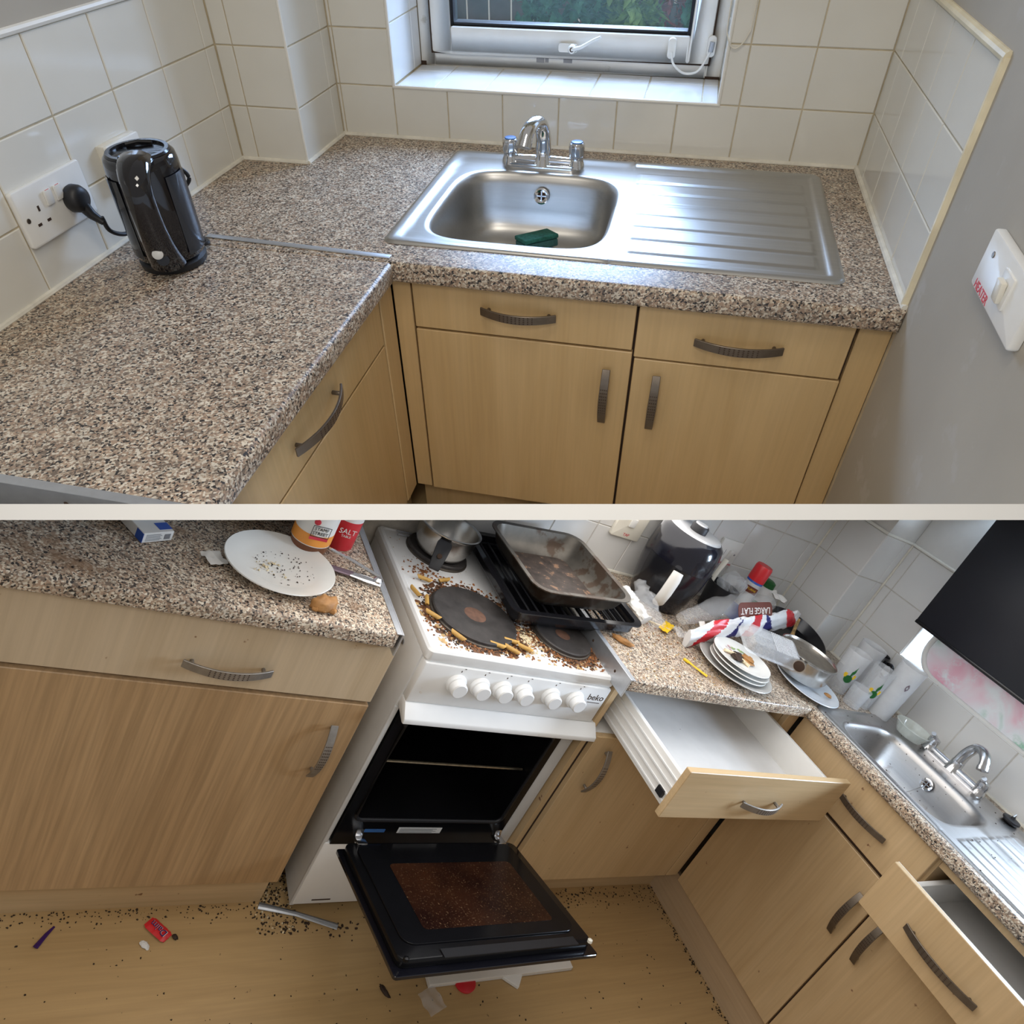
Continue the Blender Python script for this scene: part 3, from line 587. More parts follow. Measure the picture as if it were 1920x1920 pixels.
# ---- cabinets
def cab(x, y, label): return thing('base_cabinet', (x, y, 0), label, 'cabinet')
c1 = cab(.26, -2.4, 'cabinet with a pale drawer and a large oak-grained door, left of the cooker')
G().box(.02, .503, -1.963, -1.945, .138, WT-.039).box(.02, .503, -3.0, -2.982, .138, WT-.039).box(.02, .503, -2.98, -1.963, .138, .156).build('carcass', 'maple_b', c1); G().box(.497, .504, -2.98, -1.95, .138, WT-.039).build('backing', 'gap_dark', c1)
fx(c1, 'drawer_front', -2.80, -1.947, .716, .878, m='maple_grey', x=.522, hp=(.112, -.028), hm='bronze_b', L=.165)
fx(c1, 'door', -2.80, -1.947, .139, .706, m='oak', x=.522, hp=(.369, .155), hdir=(0, 1), hm='bronze_b', L=.15)
fx(c1, 'drawer_front', -3.0, -2.805, .716, .878, m='maple_b', x=.522); fx(c1, 'door', -3.0, -2.805, .139, .706, m='oak', x=.522)
G().box(.457, .473, -3.0, -1.94, .0, .137).build('plinth', 'maple_h', c1)
c2 = cab(.27, -.97, 'cabinet right of the cooker with its drawer pulled out and empty')
G().box(.02, .526, -1.328, -1.310, .138, WT-.039).box(.02, .526, -.640, -.622, .138, WT-.039).box(.02, .526, -1.310, -.640, .138, .156).build('carcass', 'maple_b', c2)
G().box(.519, .527, -1.31, -.63, .138, .700).build('backing', 'gap_dark', c2); G().box(.03, .04, -1.31, -.64, .70, WT-.039).build('back_panel', 'drawer_white', c2)
G().box(.04, .527, -1.31, -.64, .700, .706).build('rail', 'drawer_white', c2)
fx(c2, 'door', -1.306, -.642, .142, .705, m='maple_b', x=.545, hp=(-.270, .170), hdir=(0, 1), hm='bronze_b', L=.15)
fx(c2, 'filler_panel', -.638, -.588, .142, .880, m='maple_b', x=.545)
G().box(.457, .473, -1.33, -.53, .0, .140).build('plinth', 'maple_h', c2)
dr = c2
front(dr, 'drawer_front', FR((.785, -.960, .786), *NX), .640, .146, m='maple_h', hp=(-.005, -.010), hm='bronze_b', L=.155)
for y, s_ in ((-1.262, -1), (-.664, 1)):
    sd = G().box(.31, .785, y-.007, y+.007, .728, .826).build('drawer_side', 'drawer_white', dr, bevel=.002)
    g = G()
    for k in range(4): g.box(.315, .785, y+s_*.007, y+s_*.0105, .738+k*.022, .744+k*.022)
    g.build('runner_groove', 'enamel_clean', sd, bevel=.001, seg=1)
    G().box(.752, .774, y+s_*.007, y+s_*.016, .745, .765).build('clip', 'black_matt', sd)
G().box(.31, .785, -1.255, -.671, .732, .742).build('drawer_bottom', 'drawer_inside', dr); G().box(.300, .312, -1.262, -.664, .728, .835).build('drawer_back', 'drawer_white', dr)
c3 = cab(1.3, -.32, 'maple cabinet under the dirty sink with one drawer pulled open')
G().box(.553, .571, -.567, -.07, .138, WT-.039).box(1.035, 1.051, -.567, -.07, .138, WT-.039).box(1.51, 1.528, -.567, -.07, .138, WT-.039).box(.571, 1.51, -.567, -.07, .138, .156).build('carcass', 'maple_b', c3)
G().box(.571, 1.51, -.574, -.567, .138, .708).box(.571, 1.035, -.574, -.567, .708, WT-.039).build('backing', 'gap_dark', c3)
fy(c3, 'drawer_front', .556, 1.044, .722, .878, m='maple_b', y=-.586, hp=(.055, -.003), hm='bronze', L=.165)
fy(c3, 'door', .556, 1.016, .134, .710, m='maple_b', y=-.586, hp=(.195, .150), hdir=(0, 1), hm='bronze', L=.15)
fy(c3, 'door', 1.022, 1.52, .134, .710, m='maple_b', y=-.586, hp=(-.205, .150), hdir=(0, 1), hm='bronze', L=.15)
fy(c3, 'filler_panel', 1.53, 2.2, .134, .878, m='maple_b', y=-.586)
G().box(.473, 2.2, -.560, -.545, .0, .132).build('plinth', 'maple_x', c3)
G().box(1.052, 1.51, -.567, -.560, .850, WT-.039).build('rail', 'maple_b', c3)
fy(c3, 'drawer_front', 1.036, 1.52, .705, .852, m='maple_b', y=-.752, hp=(-.046, -.010), hm='bronze', L=.185)
G().box(1.036, 1.52, -.7335, -.7325, .706, .8515).build('drawer_front_back', 'drawer_white', c3)
for x in (1.072, 1.495): G().box(x-.007, x+.007, -.735, -.26, .728, .815).build('drawer_side', 'drawer_white', c3, bevel=.002)
G().box(1.078, 1.49, -.735, -.26, .732, .740).build('drawer_bottom', 'drawer_inside', c3); G().box(1.066, 1.50, -.262, -.250, .728, .815).build('drawer_back', 'drawer_white', c3)
pg = G().box(1.10, 1.17, -.55, -.53, .7405, .748).build('peg', 'blue_cap', bevel=.003, label='small blue plastic strip lying in the open drawer by the sink', cat='plastic strip')
def sheet(name, x0, y0, w_, h_, rot, z, m, label, cat, amp=.004, seed=1, nx=10, **k):
    M = T(x0, y0, z) @ RZ(rot)
    return G().grid(nx, nx, lambda u, v: ((u-.5)*w_, (v-.5)*h_, amp*(1+noise.noise((u*3+seed, v*3, seed))) ), M).build(name, m, label=label, cat=cat, thick=.0006, smooth=60, **k)
mat('paper', (.72, .71, .68), .8, var=.06); mat('tissue', (.70, .69, .66), .9, var=.08, bs=.5, bscale=80)
sheet('paper_sheet', 1.30, -.62, .16, .10, 25, .7415, 'paper', 'crumpled paper in the open drawer by the sink', 'paper')

# ---- cooker
CY0, CY1, CZ, CX = -1.878, -1.335, .880, .525
ck = thing('electric_cooker', (.27, (CY0+CY1)/2, 0), 'white electric cooker with a filthy hob and its oven door hanging open', 'cooker')
g = G().box(.015, .505, CY0, CY0+.014, .03, CZ-.03).box(.015, .505, CY1-.014, CY1, .03, CZ-.03).box(.015, .03, CY0+.014, CY1-.014, .03, CZ-.03)
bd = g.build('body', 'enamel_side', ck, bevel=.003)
g = G()
for k in range(5): g.prism(rrect(.016, .006, .006), 0, .0015, FR((.10+k*.075, CY0-.001, CZ-.075), (1, 0, 0), (0, 0, 1)))
g.build('vent', 'alu_dark', bd)
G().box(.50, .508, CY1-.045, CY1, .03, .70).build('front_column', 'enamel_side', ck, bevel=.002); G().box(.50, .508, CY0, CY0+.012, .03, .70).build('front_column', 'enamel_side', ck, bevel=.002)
hob = G().loft([[(x, y, z) for x, y in rrect((CX-.0)/2-i, (CY1-CY0)/2-i, .014, 5, CX/2, (CY0+CY1)/2)] for i, z in ((.003, CZ-.034), (0, CZ-.028), (0, CZ-.008), (.004, CZ-.002), (.012, CZ), (.016, CZ-.0035))]).build('hob', 'enamel', ck, smooth=30)
G().tube([(.022, CY0+.05, CZ+.004), (.022, CY1-.05, CZ+.004)], .003, 8).tube([(.038, CY0+.05, CZ+.003), (.038, CY1-.05, CZ+.003)], .003, 8).build('back_rail', 'alu', ck)
for x, y, r in ((.372, -1.712, .112), (.385, -1.448, .083), (.085, -1.722, .086), (.110, -1.500, .078)):
    hpz = CZ-.004
    h = G().lathe([(r+.004, 0), (r+.004, .004), (r+.001, .006)], 48, (x, y, hpz)).build('hotplate', 'plate_rim', ck)
    n = 48; pr_ = [(r, .005), (r, .012), (r-.003, .0145)]+[(r*(1-k/8), .0145-.0006*(k % 2)) for k in range(1, 6)]+[(r*.30, .0125), (.002, .0125)]
    G().lathe(pr_, 48, (x, y, hpz)).build('plate_top', 'hotplate', h, smooth=25)
    G().lathe([(r*.26, .0127), (r*.22, .0131), (.002, .0131)], 32, (x, y, hpz)).build('centre_mark', 'hotplate_rust', h)
cp = G().box(.50, CX+.004, CY0+.004, CY1-.004, .735, CZ-.034).build('control_panel', 'enamel', ck, bevel=.004)
for yk in (-1.779, -1.717, -1.656, -1.596, -1.513, -1.436):
    M = FR((CX+.004, yk, .803), *NX)
    kb = G().lathe([(.0245, 0), (.0245, .006), (.0225, .010), (.0195, .011), (.0190, .028), (.0165, .030), (.002, .030)], 36, M=M).build('knob', 'enamel_clean', ck, smooth=30)
    G().lathe([(.0238, .0062), (.0225, .0088)], 36, M=M, caps=False).build('knob_ring', 'grey_plastic', kb)
    G().box(-.0010, .0010, .031, .035, .0, .0006, M).build('dial_mark', 'gap_dark', ck); G().box(.005, .009, .040, .0415, 0, .0006, M).build('dial_mark', 'gap_dark', ck)
text(ck, 'beko', FR((CX+.0042, -1.373, .815), *NX), .026, 'gap_dark', 'logo')
G().box(CX+.004, CX+.0048, -1.393, -1.353, .7985, .8000).build('logo_line', 'gap_dark', ck)
lp = [(.50, .735), (CX+.005, .735), (CX+.034, .712), (CX+.036, .700), (CX+.028, .698), (.50, .710)]
G().loft([[(x, y, z) for x, z in lp] for y in (CY0+.004, CY0+.03, CY1-.03, CY1+.012)]).build('drip_lip', 'enamel', ck, bevel=.002)
# oven
cv = G(); x0, x1, y0, y1, z0, z1 = .09, .502, -1.845, -1.395, .335, .685
cv.add([(x, y, z) for z in (z0, z1) for y in (y0, y1) for x in (x0, x1)], [(0, 2, 3, 1), (4, 5, 7, 6), (0, 1, 5, 4), (2, 6, 7, 3), (0, 4, 6, 2)])
cv.build('oven_cavity', 'oven_black', ck)
g = G(); rin = rrect((y1-y0)/2-.012, (z1-z0)/2-.012, .02, 5, (y0+y1)/2, (z0+z1)/2); rout = [((y0+y1)/2+math.copysign(.2405, a-(y0+y1)/2), (z0+z1)/2+math.copysign(.250, b_-(z0+z1)/2)) for a, b_ in rin]
g.loft([[(.505, a, b_) for a, b_ in rin], [(.512, a, b_) for a, b_ in rin], [(.512, a, b_) for a, b_ in rout], [(.50, a, b_) for a, b_ in rout]], False, False)
fr = g.build('oven_frame', 'oven_frame', ck, smooth=20)
G().tube([(.513, a, b_) for a, b_ in rin+rin[:1]], .005, 8, caps=False).build('door_seal', 'black_matt', ck)
G().tube([(.47, y0+.004, .500), (.47, y1-.004, .500)], .0035, 8).tube([(.30, y0+.004, .500), (.30, y1-.004, .500)], .003, 8).build('oven_rack', mat('rack', (.42, .36, .26), .35, .9, var=.2, vs=60), ck)
G().box(.5125, .5135, -1.70, -1.575, .302, .321).build('rating_label', 'paper', ck); G().box(.5125, .5135, -1.79, -1.735, .304, .314).build('blue_sticker', 'blue_cap', ck)
g = G()
for k in range(4): g.box(.5136, .5139, -1.695, -1.60+.01*(k % 2), .3045+k*.004, .3060+k*.004)
g.build('label_print', 'alu_dark', ck)
DM = FR((.530, (CY0+CY1)/2+.012, .296), (.388, 0, .128), (0, 1, 0)); DL, DH = .405, .260
dp = G().prism(rrect(DL/2, DH, .008, 4, DL/2, 0), -.030, -.022, DM).build('oven_door', 'blackgloss', ck, bevel=.001, seg=1)
G().prism(rrect(DL/2-.012, DH-.012, .02, 4, DL/2-.006, 0), -.022, -.002, DM).build('door_frame', 'oven_frame', dp, bevel=.003)
G().prism(rrect(DL/2-.035, DH-.035, .03, 5, DL/2-.018, 0), -.002, .0015, DM).build('inner_glass', 'oven_frame', dp, bevel=.001, seg=1)
G().prism(rrect(.110, .172, .012, 4, .205, .008), .0015, .0020, DM).build('glass_window', 'oven_glass', dp)
G().box(DL-.036, DL-.012, -.15, .20, -.0015, .0005, DM).build('handle_slot', 'black_matt', dp)
for y in (-.205, .205):
    G().box(-.022, .020, y-.013, y+.013, -.006, .004, DM).box(-.02, -.012, y-.010, y+.010, 0, .028, DM).build('hinge', 'chrome_b', dp, bevel=.002)
for y in (-.235, .238): G().lathe([(.006, -.003), (.006, .003), (.003, .005)], 12, (DL-.018, y, 0), DM).build('screw', 'cream_plastic' if y > 0 else 'oven_frame', dp)
ld_ = G().box(.49, .511, CY0+.004, CY1-.004, .035, .262).build('drawer_panel', 'enamel_clean', ck, bevel=.005)
G().box(.5105, .5118, CY0+.05, CY0+.10, .050, .054).build('slot', 'gap_dark', ld_)
G().box(.03, .48, CY0+.02, CY1-.02, .0, .03).build('foot_rail', 'black_matt', ck)
sink(.553, 1.52, -.583, -.098, (.617, .985, -.548, -.236), WT, 'sink_steel_b', 'dirty stainless steel inset sink with ribbed drainer and crumbs', .150, ribs=8)
tap(.787, -.150, WT+.001, 'dull chrome lever mixer tap on the dirty sink', .178, 'chrome_b', hz=.80, lever=True, turn=62, reach=.62)
G().tube(bez([(.80, -.250, .872), (.79, -.30, .83), (.775, -.36, .80), (.77, -.40, .775)], 20), .0012, 6).build('plug_chain', 'chrome_b', label='thin metal plug chain hanging from the overflow of the dirty sink', cat='chain')
pg_ = thing('sink_plug', (.975, -.125, WT), 'black rubber sink plug lying behind the dirty drainer', 'plug')
G().lathe([(.019, .002), (.024, .008), (.024, .013), (.018, .015), (.006, .016), (.005, .022)], 24, (.975, -.125, WT+.003)).build('stopper', 'rubber', pg_); G().tube([(.975, -.131, WT+.026), (.975, -.125, WT+.034), (.975, -.119, WT+.026)], .002, 6).build('ring', 'chrome_b', pg_)
# ================================================================ things in the lower kitchen
def paint(o, mats, fn):
    for m_ in mats: o.data.materials.append(MATS[m_])
    for p in o.data.polygons: p.material_index = fn(p.center+BASE[o.name])
    return o
mat('ceramic', (.74, .73, .69), .18, var=.03, spots=(.66, .60, .48), sscale=22, sth=.72); mat('ceramic_grey', (.52, .51, .48), .2, var=.05); mat('ceramic_blue', (.62, .65, .68), .18, var=.04)
mat('crumb', (.45, .29, .12), .8, var=.5, vs=90); mat('crumb_dark', (.035, .018, .010), .7, var=.6, vs=90); mat('crumb_orange', (.25, .095, .028), .6, var=.5, vs=70); mat('crumb_pale', (.66, .55, .36), .7, var=.3, vs=70)
mat('pastry', (.36, .175, .055), .55, var=.35, vs=30, bs=.6, bscale=90); mat('penne', (.48, .28, .07), .45, var=.25, vs=40); mat('grime', (.035, .022, .012), .9, var=.5, vs=60)
mat('sauce', (.17, .060, .025), .15, var=.2); mat('label_white', (.72, .70, .66), .45); mat('orange', (.78, .30, .05), .4); mat('ink', (.012, .012, .015), .5); mat('purple_grey', (.17, .12, .15), .3, .4)
mat('blue_print', (.02, .08, .38), .4); mat('navy', (.02, .02, .13), .35); mat('cherry', (.55, .02, .03), .35); mat('bag_white', (.74, .74, .75), .28, var=.05, vs=20); mat('brown_label', (.13, .035, .022), .4); mat('green_print', (.01, .11, .02), .4); mat('yellow_print', (.75, .48, .02), .4)
mat('tin_grey', (.09, .08, .066), .42, .6, var=.25, vs=14, spots=(.055, .035, .022), sscale=11, sth=.52); mat('tin_burnt', (.055, .040, .032), .5, .3, var=.5, vs=30, spots=(.26, .15, .09), sscale=32, sth=.58)
mat('pan_steel', (.50, .48, .45), .25, 1, var=.1, vs=40); mat('pan_inside', (.34, .29, .23), .35, .9, var=.25, vs=20, spots=(.10, .06, .04), sscale=30, sth=.64)
mat('silver_plastic', (.52, .52, .52), .32, .4); mat('fryer_black', (.007, .007, .012), .16, coat=.3)
clear('clear_plastic', (.86, .88, .90), .25, .12); clear('frosted', (.80, .81, .82), .46, .35); clear('clear_film', (.88, .89, .90), .17, .06); clear('bowl_glass', (.72, .76, .70), .42, .06)
def lath(name, prof, c_, m, parent=None, n=40, M=None, smooth=40, **k):
    return G().lathe(prof, n, c_ if M is None else (0, 0, 0), M=M).build(name, m, parent, smooth=smooth, **k)
def plate(name, c_, r, h, m, label, tilt=(0, 0), group=None, th=.004):
    M = T(*c_) @ RX(tilt[0]) @ RY(tilt[1])
    return lath(name, [(r*.55, 0), (r*.60, .003), (r*.97, h-.001), (r, h+.001), (r*.99, h+.003), (r*.70, h*.5+th*.6), (r*.60, th+.002), (.001, th+.001)], None, m, M=M, n=56, label=label, cat='plate', group=group)

# --- left worktop
bx_ = thing('medicine_carton', (.337, -2.464, WT), 'white medicine carton with blue end print lying on the worktop', 'carton')
BM = T(.337, -2.464, WT+.001) @ RZ(31)
G().box(-.060, .060, -.030, .030, 0, .021, BM).build('box', 'label_white', bx_, bevel=.001, seg=1)
G().box(.038, .0605, -.0305, -.0298, .001, .020, BM).box(.030, .052, .005, .030, .0209, .0214, BM).build('blue_panel', 'blue_print', bx_)
g = G()
for k in range(5): g.box(.0601, .0605, -.024, .004+.003*(k % 2), .004+k*.003, .0052+k*.003, BM)
g.box(.0601, .0605, .012, .024, .005, .016, BM); g.build('small_print', 'alu_dark', bx_)
pl_ = plate('dinner_plate', (.398, -2.206, WT+.002), .112, .016, 'ceramic', 'white dinner plate with crumbs beside the sauce jar')
chips(90, lambda r: (lambda a, q: (.40+q*cos(a), -2.195+q*sin(a), WT+.0085))(r.uniform(0, 6.28), .062*sqrt(r.random())), .0022, .6, 2).build('plate_crumbs', 'crumb_dark', label='dark specks scattered on the white dinner plate', cat='crumbs', kind='stuff')
chips(26, lambda r: (.415+r.uniform(-.03, .03), -2.235+r.uniform(-.03, .04), WT+.0085), .0042, .5, 3).build('plate_crumbs', 'crumb_pale', label='pale food crumbs on the white dinner plate', cat='crumbs', kind='stuff')
sheet('tissue_scrap', .415, -2.333, .042, .036, 25, WT+.001, 'tissue', 'torn white tissue scrap at the left rim of the dinner plate', 'tissue', .008, 5)
sheet('tissue_scrap', .315, -2.195, .026, .020, 60, WT+.001, 'tissue', 'tiny tissue scrap behind the plate beside the sauce jar', 'tissue', .007, 8)
jr = thing('sauce_jar', (.288, -2.133, WT), 'brown sauce jar with white and orange label beside the red salt tub', 'jar')
jc = (.288, -2.133, WT+.001)
lath('jar_glass', [(.030, 0), (.040, .004), (.043, .014), (.043, .120), (.030, .135)], jc, 'sauce', jr)
lb = lath('label', [(.0436, .028), (.0436, .115)], jc, 'label_white', jr, n=64)
lath('orange_band', [(.0440, .030), (.0440, .056)], jc, 'orange', jr, n=64)
av = atan2(-2.6+2.133, 1.64-.288)+.35                      # label turned towards the room
def onround(c_, r, a, z): return FR((c_[0]+r*cos(a), c_[1]+r*sin(a), c_[2]+z), (-sin(a), cos(a), 0), (0, 0, 1))
LM = onround(jc, .0444, av, .064)
g = G()
for x0, x1, y0, y1 in ((-.020, .020, .012, .0132), (-.020, .020, -.0132, -.012), (-.020, -.0188, -.012, .012), (.0188, .020, -.012, .012)): g.box(x0, x1, y0, y1, 0, .0006, LM @ T(0, .004, 0))
g.build('label_frame', 'ink', jr); text(jr, 'STAMF', LM @ T(0, .0095, 0), .0105, 'ink'); text(jr, 'STREET', LM @ T(0, -.001, 0), .0105, 'ink')
G().box(-.020, .020, -.0165, -.0095, .0001, .0004, LM).build('red_strip', 'redtext', jr)
G().lathe([(.007, 0), (.006, .0006)], 18, M=onround(jc, .0440, av-.32, .088)).build('red_dot', 'redtext', jr)
sa = thing('salt_tub', (.238, -2.052, WT), 'red cylindrical salt tub behind the sauce jar', 'tub'); sc_ = (.238, -2.052, WT+.001)
lath('tub', [(.031, 0), (.0335, .003), (.034, .075), (.034, .076)], sc_, 'cherry', sa); lath('top_band', [(.034, .076), (.034, .115), (.025, .117)], sc_, 'label_white', sa)
text(sa, 'SALT', onround(sc_, .0342, av-.08, .052), .018, 'label_white'); text(sa, 'TABLE', onround(sc_, .0342, av-.08, .040), .008, 'label_white')
op = thing('can_opener', (.36, -2.03, WT), 'chrome can opener with purple-grey handle beside the dinner plate', 'can opener')
G().tube([(.290, -2.108, WT+.020), (.330, -2.045, WT+.019), (.372, -1.985, WT+.016)], .0042, 10).build('rod_handle', 'chrome', op)
G().tube([(.352, -2.115, WT+.008), (.366, -2.075, WT+.009), (.373, -2.045, WT+.010)], [.008, .010, .010], 12, flat=.45).build('grip', 'purple_grey', op)
G().tube([(.372, -2.050, WT+.010), (.384, -2.015, WT+.011), (.392, -1.985, WT+.010)], [.010, .013, .010], 12, flat=.4).build('head', 'chrome', op)
G().lathe([(.010, 0), (.011, .006), (.006, .012)], 16, (.388, -1.992, WT+.012)).build('cutting_wheel', 'chrome_b', op)
def blob(name, c_, s, m, label, cat, seed=1, rot=0, amp=.25, n=14, **k):
    M = T(*c_) @ RZ(rot); g = G(); rings = []
    for i in range(n+1):
        ph = -pi/2+pi*i/n; rings.append([])
        for j in range(20):
            th = 2*pi*j/20; d = V((cos(ph)*cos(th), cos(ph)*sin(th), sin(ph))); f_ = 1+amp*noise.noise(d*2.2+V((seed*3.1, 0, 0)))+amp*.5*noise.noise(d*6+V((0, seed, 0)))
            rings[-1].append((d.x*s[0]*f_, d.y*s[1]*f_, max(d.z*s[2]*f_, -s[2]*.55)+s[2]*.55))
    return g.loft(rings, True, True, True, M).build(name, m, label=label, cat=cat, smooth=60, **k)
po = thing('pasty', (.508, -2.130, WT), 'golden half-eaten pasty near the worktop edge', 'pastry')
b1 = blob('crust', (.508, -2.132, WT+.001), (.017, .028, .018), 'pastry', None, None, 4, 20, .25); b1.parent = po; b1.matrix_local = Matrix.Translation(BASE[b1.name]-BASE[po.name])
G().tube([(.520+.004*sin(i*2.1), -2.155+i*.0058, WT+.006+.002*(i % 2)) for i in range(9)], [.004+.0016*(i % 2) for i in range(9)], 8).build('crimp', 'pastry', po)
chips(120, lambda r: (.53-abs(r.gauss(0, .16)), r.uniform(-2.6, -1.99), WT+.0005), .0030, .5, 9).build('worktop_crumbs', 'crumb_dark', label='dark crumbs scattered over the worktop left of the cooker', cat='crumbs', kind='stuff')

# --- on the hob
HZ = CZ+.001
for i, (x, y, a) in enumerate(((.250, -1.813, 70), (.237, -1.754, 115), (.318, -1.857, 20), (.348, -1.836, -15), (.402, -1.836, 50), (.468, -1.792, 40), (.478, -1.690, 75), (.452, -1.640, 80), (.486, -1.652, 50), (.470, -1.608, 60))):
    M = T(x, y, HZ+.0055) @ RZ(a); L = .034
    g = G(); n = 14; ro, ri = .0052, .0036
    def rg(r, e): return [(e*L/2+e*.004*sin(2*pi*j/n), r*cos(2*pi*j/n), r*sin(2*pi*j/n)) for j in range(n)]
    g.loft([rg(ri, -1), rg(ro, -1), rg(ro, 1), rg(ri, 1)], False, False, True, M); g.loft([rg(ri, -1), rg(ri, 1)], False, False, True, M)
    g.build('penne', 'penne', label='dried penne tube stuck beside the front hotplates', cat='pasta', group='penne on the hob')
def around(cx_, cy_, r0, r1, a0=0, a1=360):
    def f(r):
        a = radians(r.uniform(a0, a1)); q = r0+(r1-r0)*r.random()**1.8; x, y = cx_+q*cos(a), cy_+q*sin(a)
        return (x, y, CZ-.003) if .03 < x < CX-.012 and CY0+.015 < y < CY1-.012 else None
    return f
chips(520, around(.372, -1.712, .115, .150), .0042, .5, 11).build('burnt_crumbs', 'crumb_dark', label='burnt black crumbs ringing the large front hotplate', cat='crumbs', kind='stuff')
chips(330, around(.372, -1.712, .118, .175, -80, 200), .0052, .4, 12).build('food_crumbs', 'crumb_orange', label='orange food scraps around the large front hotplate', cat='crumbs', kind='stuff')
chips(420, around(.385, -1.448, .086, .125), .0045, .5, 13).build('burnt_crumbs', 'crumb_dark', label='burnt black crumbs ringing the small front hotplate', cat='crumbs', kind='stuff')
chips(300, around(.385, -1.448, .090, .140, -90, 120), .0052, .4, 14).build('food_crumbs', 'crumb_orange', label='orange and brown scraps around the small front hotplate', cat='crumbs', kind='stuff')
chips(260, around(.42, -1.57, .0, .085), .0048, .5, 15).build('food_crumbs', 'crumb_pale', label='pale dried food scraps between the two front hotplates', cat='crumbs', kind='stuff')
chips(120, around(.20, -1.80, .0, .06), .0048, .4, 16).build('food_crumbs', 'crumb_orange', label='brown food scraps in front of the saucepan', cat='crumbs', kind='stuff')
chips(260, lambda r: (r.uniform(.05, .50), r.uniform(CY0+.02, CY1-.02), CZ-.0032), .0022, .4, 17).build('food_crumbs', 'crumb', label='fine crumbs scattered over the white hob', cat='crumbs', kind='stuff')
mat('stain_brown', (.12, .05, .02), .5, var=.5, vs=60); mat('stain_tan', (.50, .33, .15), .5, var=.4, vs=60)
for sx_, sy_, sr, lb_ in ((.372, -1.712, .114, 'large'), (.385, -1.448, .085, 'small')):
    chips(330, around(sx_, sy_, sr, sr+.034), .012, .05, 71).build('burnt_stain', 'stain_brown', label='brown burnt-on stain around the '+lb_+' front hotplate', cat='stain', kind='stuff')
    chips(120, around(sx_, sy_, sr+.01, sr+.075, -100, 130), .010, .04, 72).build('grease_stain', 'stain_tan', label='tan grease stains spreading from the '+lb_+' front hotplate', cat='stain', kind='stuff')
sp_ = thing('saucepan', (.095, -1.725, CZ), 'small steel saucepan with a black folding handle on the back hotplate', 'saucepan')
sc2 = (.095, -1.725, CZ+.0112)
lath('pot', [(.055, 0), (.068, .006), (.080, .035), (.084, .075), (.090, .080), (.090, .083), (.086, .084), (.082, .080), (.078, .040), (.064, .010), (.001, .007)], sc2, 'pan_steel', sp_, smooth=30)
hd_ = atan2(-.30, .62); HM_ = T(sc2[0], sc2[1], sc2[2]) @ Matrix.Rotation(hd_, 4, 'Z')
hl = G().loft([[(x, -w_, z) for x, w_, z in ((.080, .016, .066), (.095, .020, .064), (.118, .018, .040), (.140, .014, .008))]+[(x, w_, z) for x, w_, z in ((.140, .014, .008), (.118, .018, .040), (.095, .020, .064), (.080, .016, .066))], [(x+.010, -w_, z+.008) for x, w_, z in ((.080, .016, .066), (.095, .020, .064), (.118, .018, .040), (.140, .014, .008))]+[(x+.010, w_, z+.008) for x, w_, z in ((.140, .014, .008), (.118, .018, .040), (.095, .020, .064), (.080, .016, .066))]], M=HM_).build('handle', 'black_matt', sp_, bevel=.002)
G().lathe([(.007, 0), (.006, .001)], 16, M=HM_ @ T(.128, 0, .0445) @ RY(48)).build('hanging_hole', 'gap_dark', hl)
def pan_shell(r0, r1, h, th, cr, wall, lip):
    """rectangular tray: half sizes r0 x r1 at the rim, height h, sloping wall, flat lip"""
    def R(a, b, z): return [(x, y, z) for x, y in rrect(r0-a, r1-a, max(.006, cr-a*.5), 6)]
    return G().loft([R(wall, 0, 0), R(wall*.5, 0, h*.4), R(lip, 0, h-.004), R(0, 0, h), R(0, 0, h+.003), R(lip+.003, 0, h+.002), R(wall*.5+.004, 0, h*.4+.004), R(wall+.006, 0, th)])
gp = thing('grill_pan', (.21, -1.42, CZ), 'black enamel grill pan under the roasting tin, lying over hob and worktop', 'oven tray')
GM = FR((.212, -1.425, .905), (1, 0, -.01), (0, 1, .085))
q = pan_shell(.192, .208, .048, .004, .03, .030, .014); G().add(q.v, q.f, GM).build('pan', 'black', gp, smooth=35)
for k in range(13): G().tube([GM @ V((-.165, -.168+k*.028, .034)), GM @ V((.165, -.168+k*.028, .034))], .0028, 6).build('grid_bar', 'black_matt', gp)
G().tube([GM @ V((-.165, -.17, .031)), GM @ V((-.165, .17, .031)), GM @ V((.165, .17, .031)), GM @ V((.165, -.17, .031)), GM @ V((-.165, -.17, .031))], .003, 6).build('grid_frame', 'black_matt', gp)
rt = thing('roasting_tin', (.23, -1.45, .96), 'burnt grey roasting tin resting on top of the black grill pan', 'roasting tin')
RM_ = FR((.228, -1.446, .955), (1, .03, .0), (-.03, 1, .075))
q = pan_shell(.172, .160, .062, .004, .05, .045, .010); G().add(q.v, q.f, RM_).build('tin', 'tin_grey', rt, smooth=50)
G().prism(rrect(.118, .106, .03), .0040, .0050, RM_).build('burnt_base', 'tin_burnt', rt)

# --- worktop right of the cooker
blob('fried_strip', (.418, -1.284, WT+.001), (.032, .010, .009), 'pastry', 'orange fried strip of food beside the wide metal end strip', 'food', 7, 52, .3)
af = thing('air_fryer', (.125, -.955, WT), 'tall black air fryer with white handle and silver dial panel', 'air fryer')
ac = (.125, -.955, WT+.001)
lath('body', [(.075, 0), (.086, .006), (.098, .05), (.108, .11), (.112, .165), (.110, .215), (.103, .250), (.090, .262)], ac, 'fryer_black', af, n=56)
tp = lath('control_disc', [(.088, .262), (.084, .268), (.074, .270), (.001, .270)], ac, 'silver_plastic', af, n=48)
lath('dial', [(.027, .270), (.027, .290), (.024, .294), (.001, .294)], (ac[0]+.015, ac[1]-.01, ac[2]), 'black_matt', af); lath('dial_cap', [(.021, .294), (.019, .298), (.001, .298)], (ac[0]+.015, ac[1]-.01, ac[2]), 'silver_plastic', af)
fa = radians(-38); FM = T(*ac) @ Matrix.Rotation(fa, 4, 'Z')
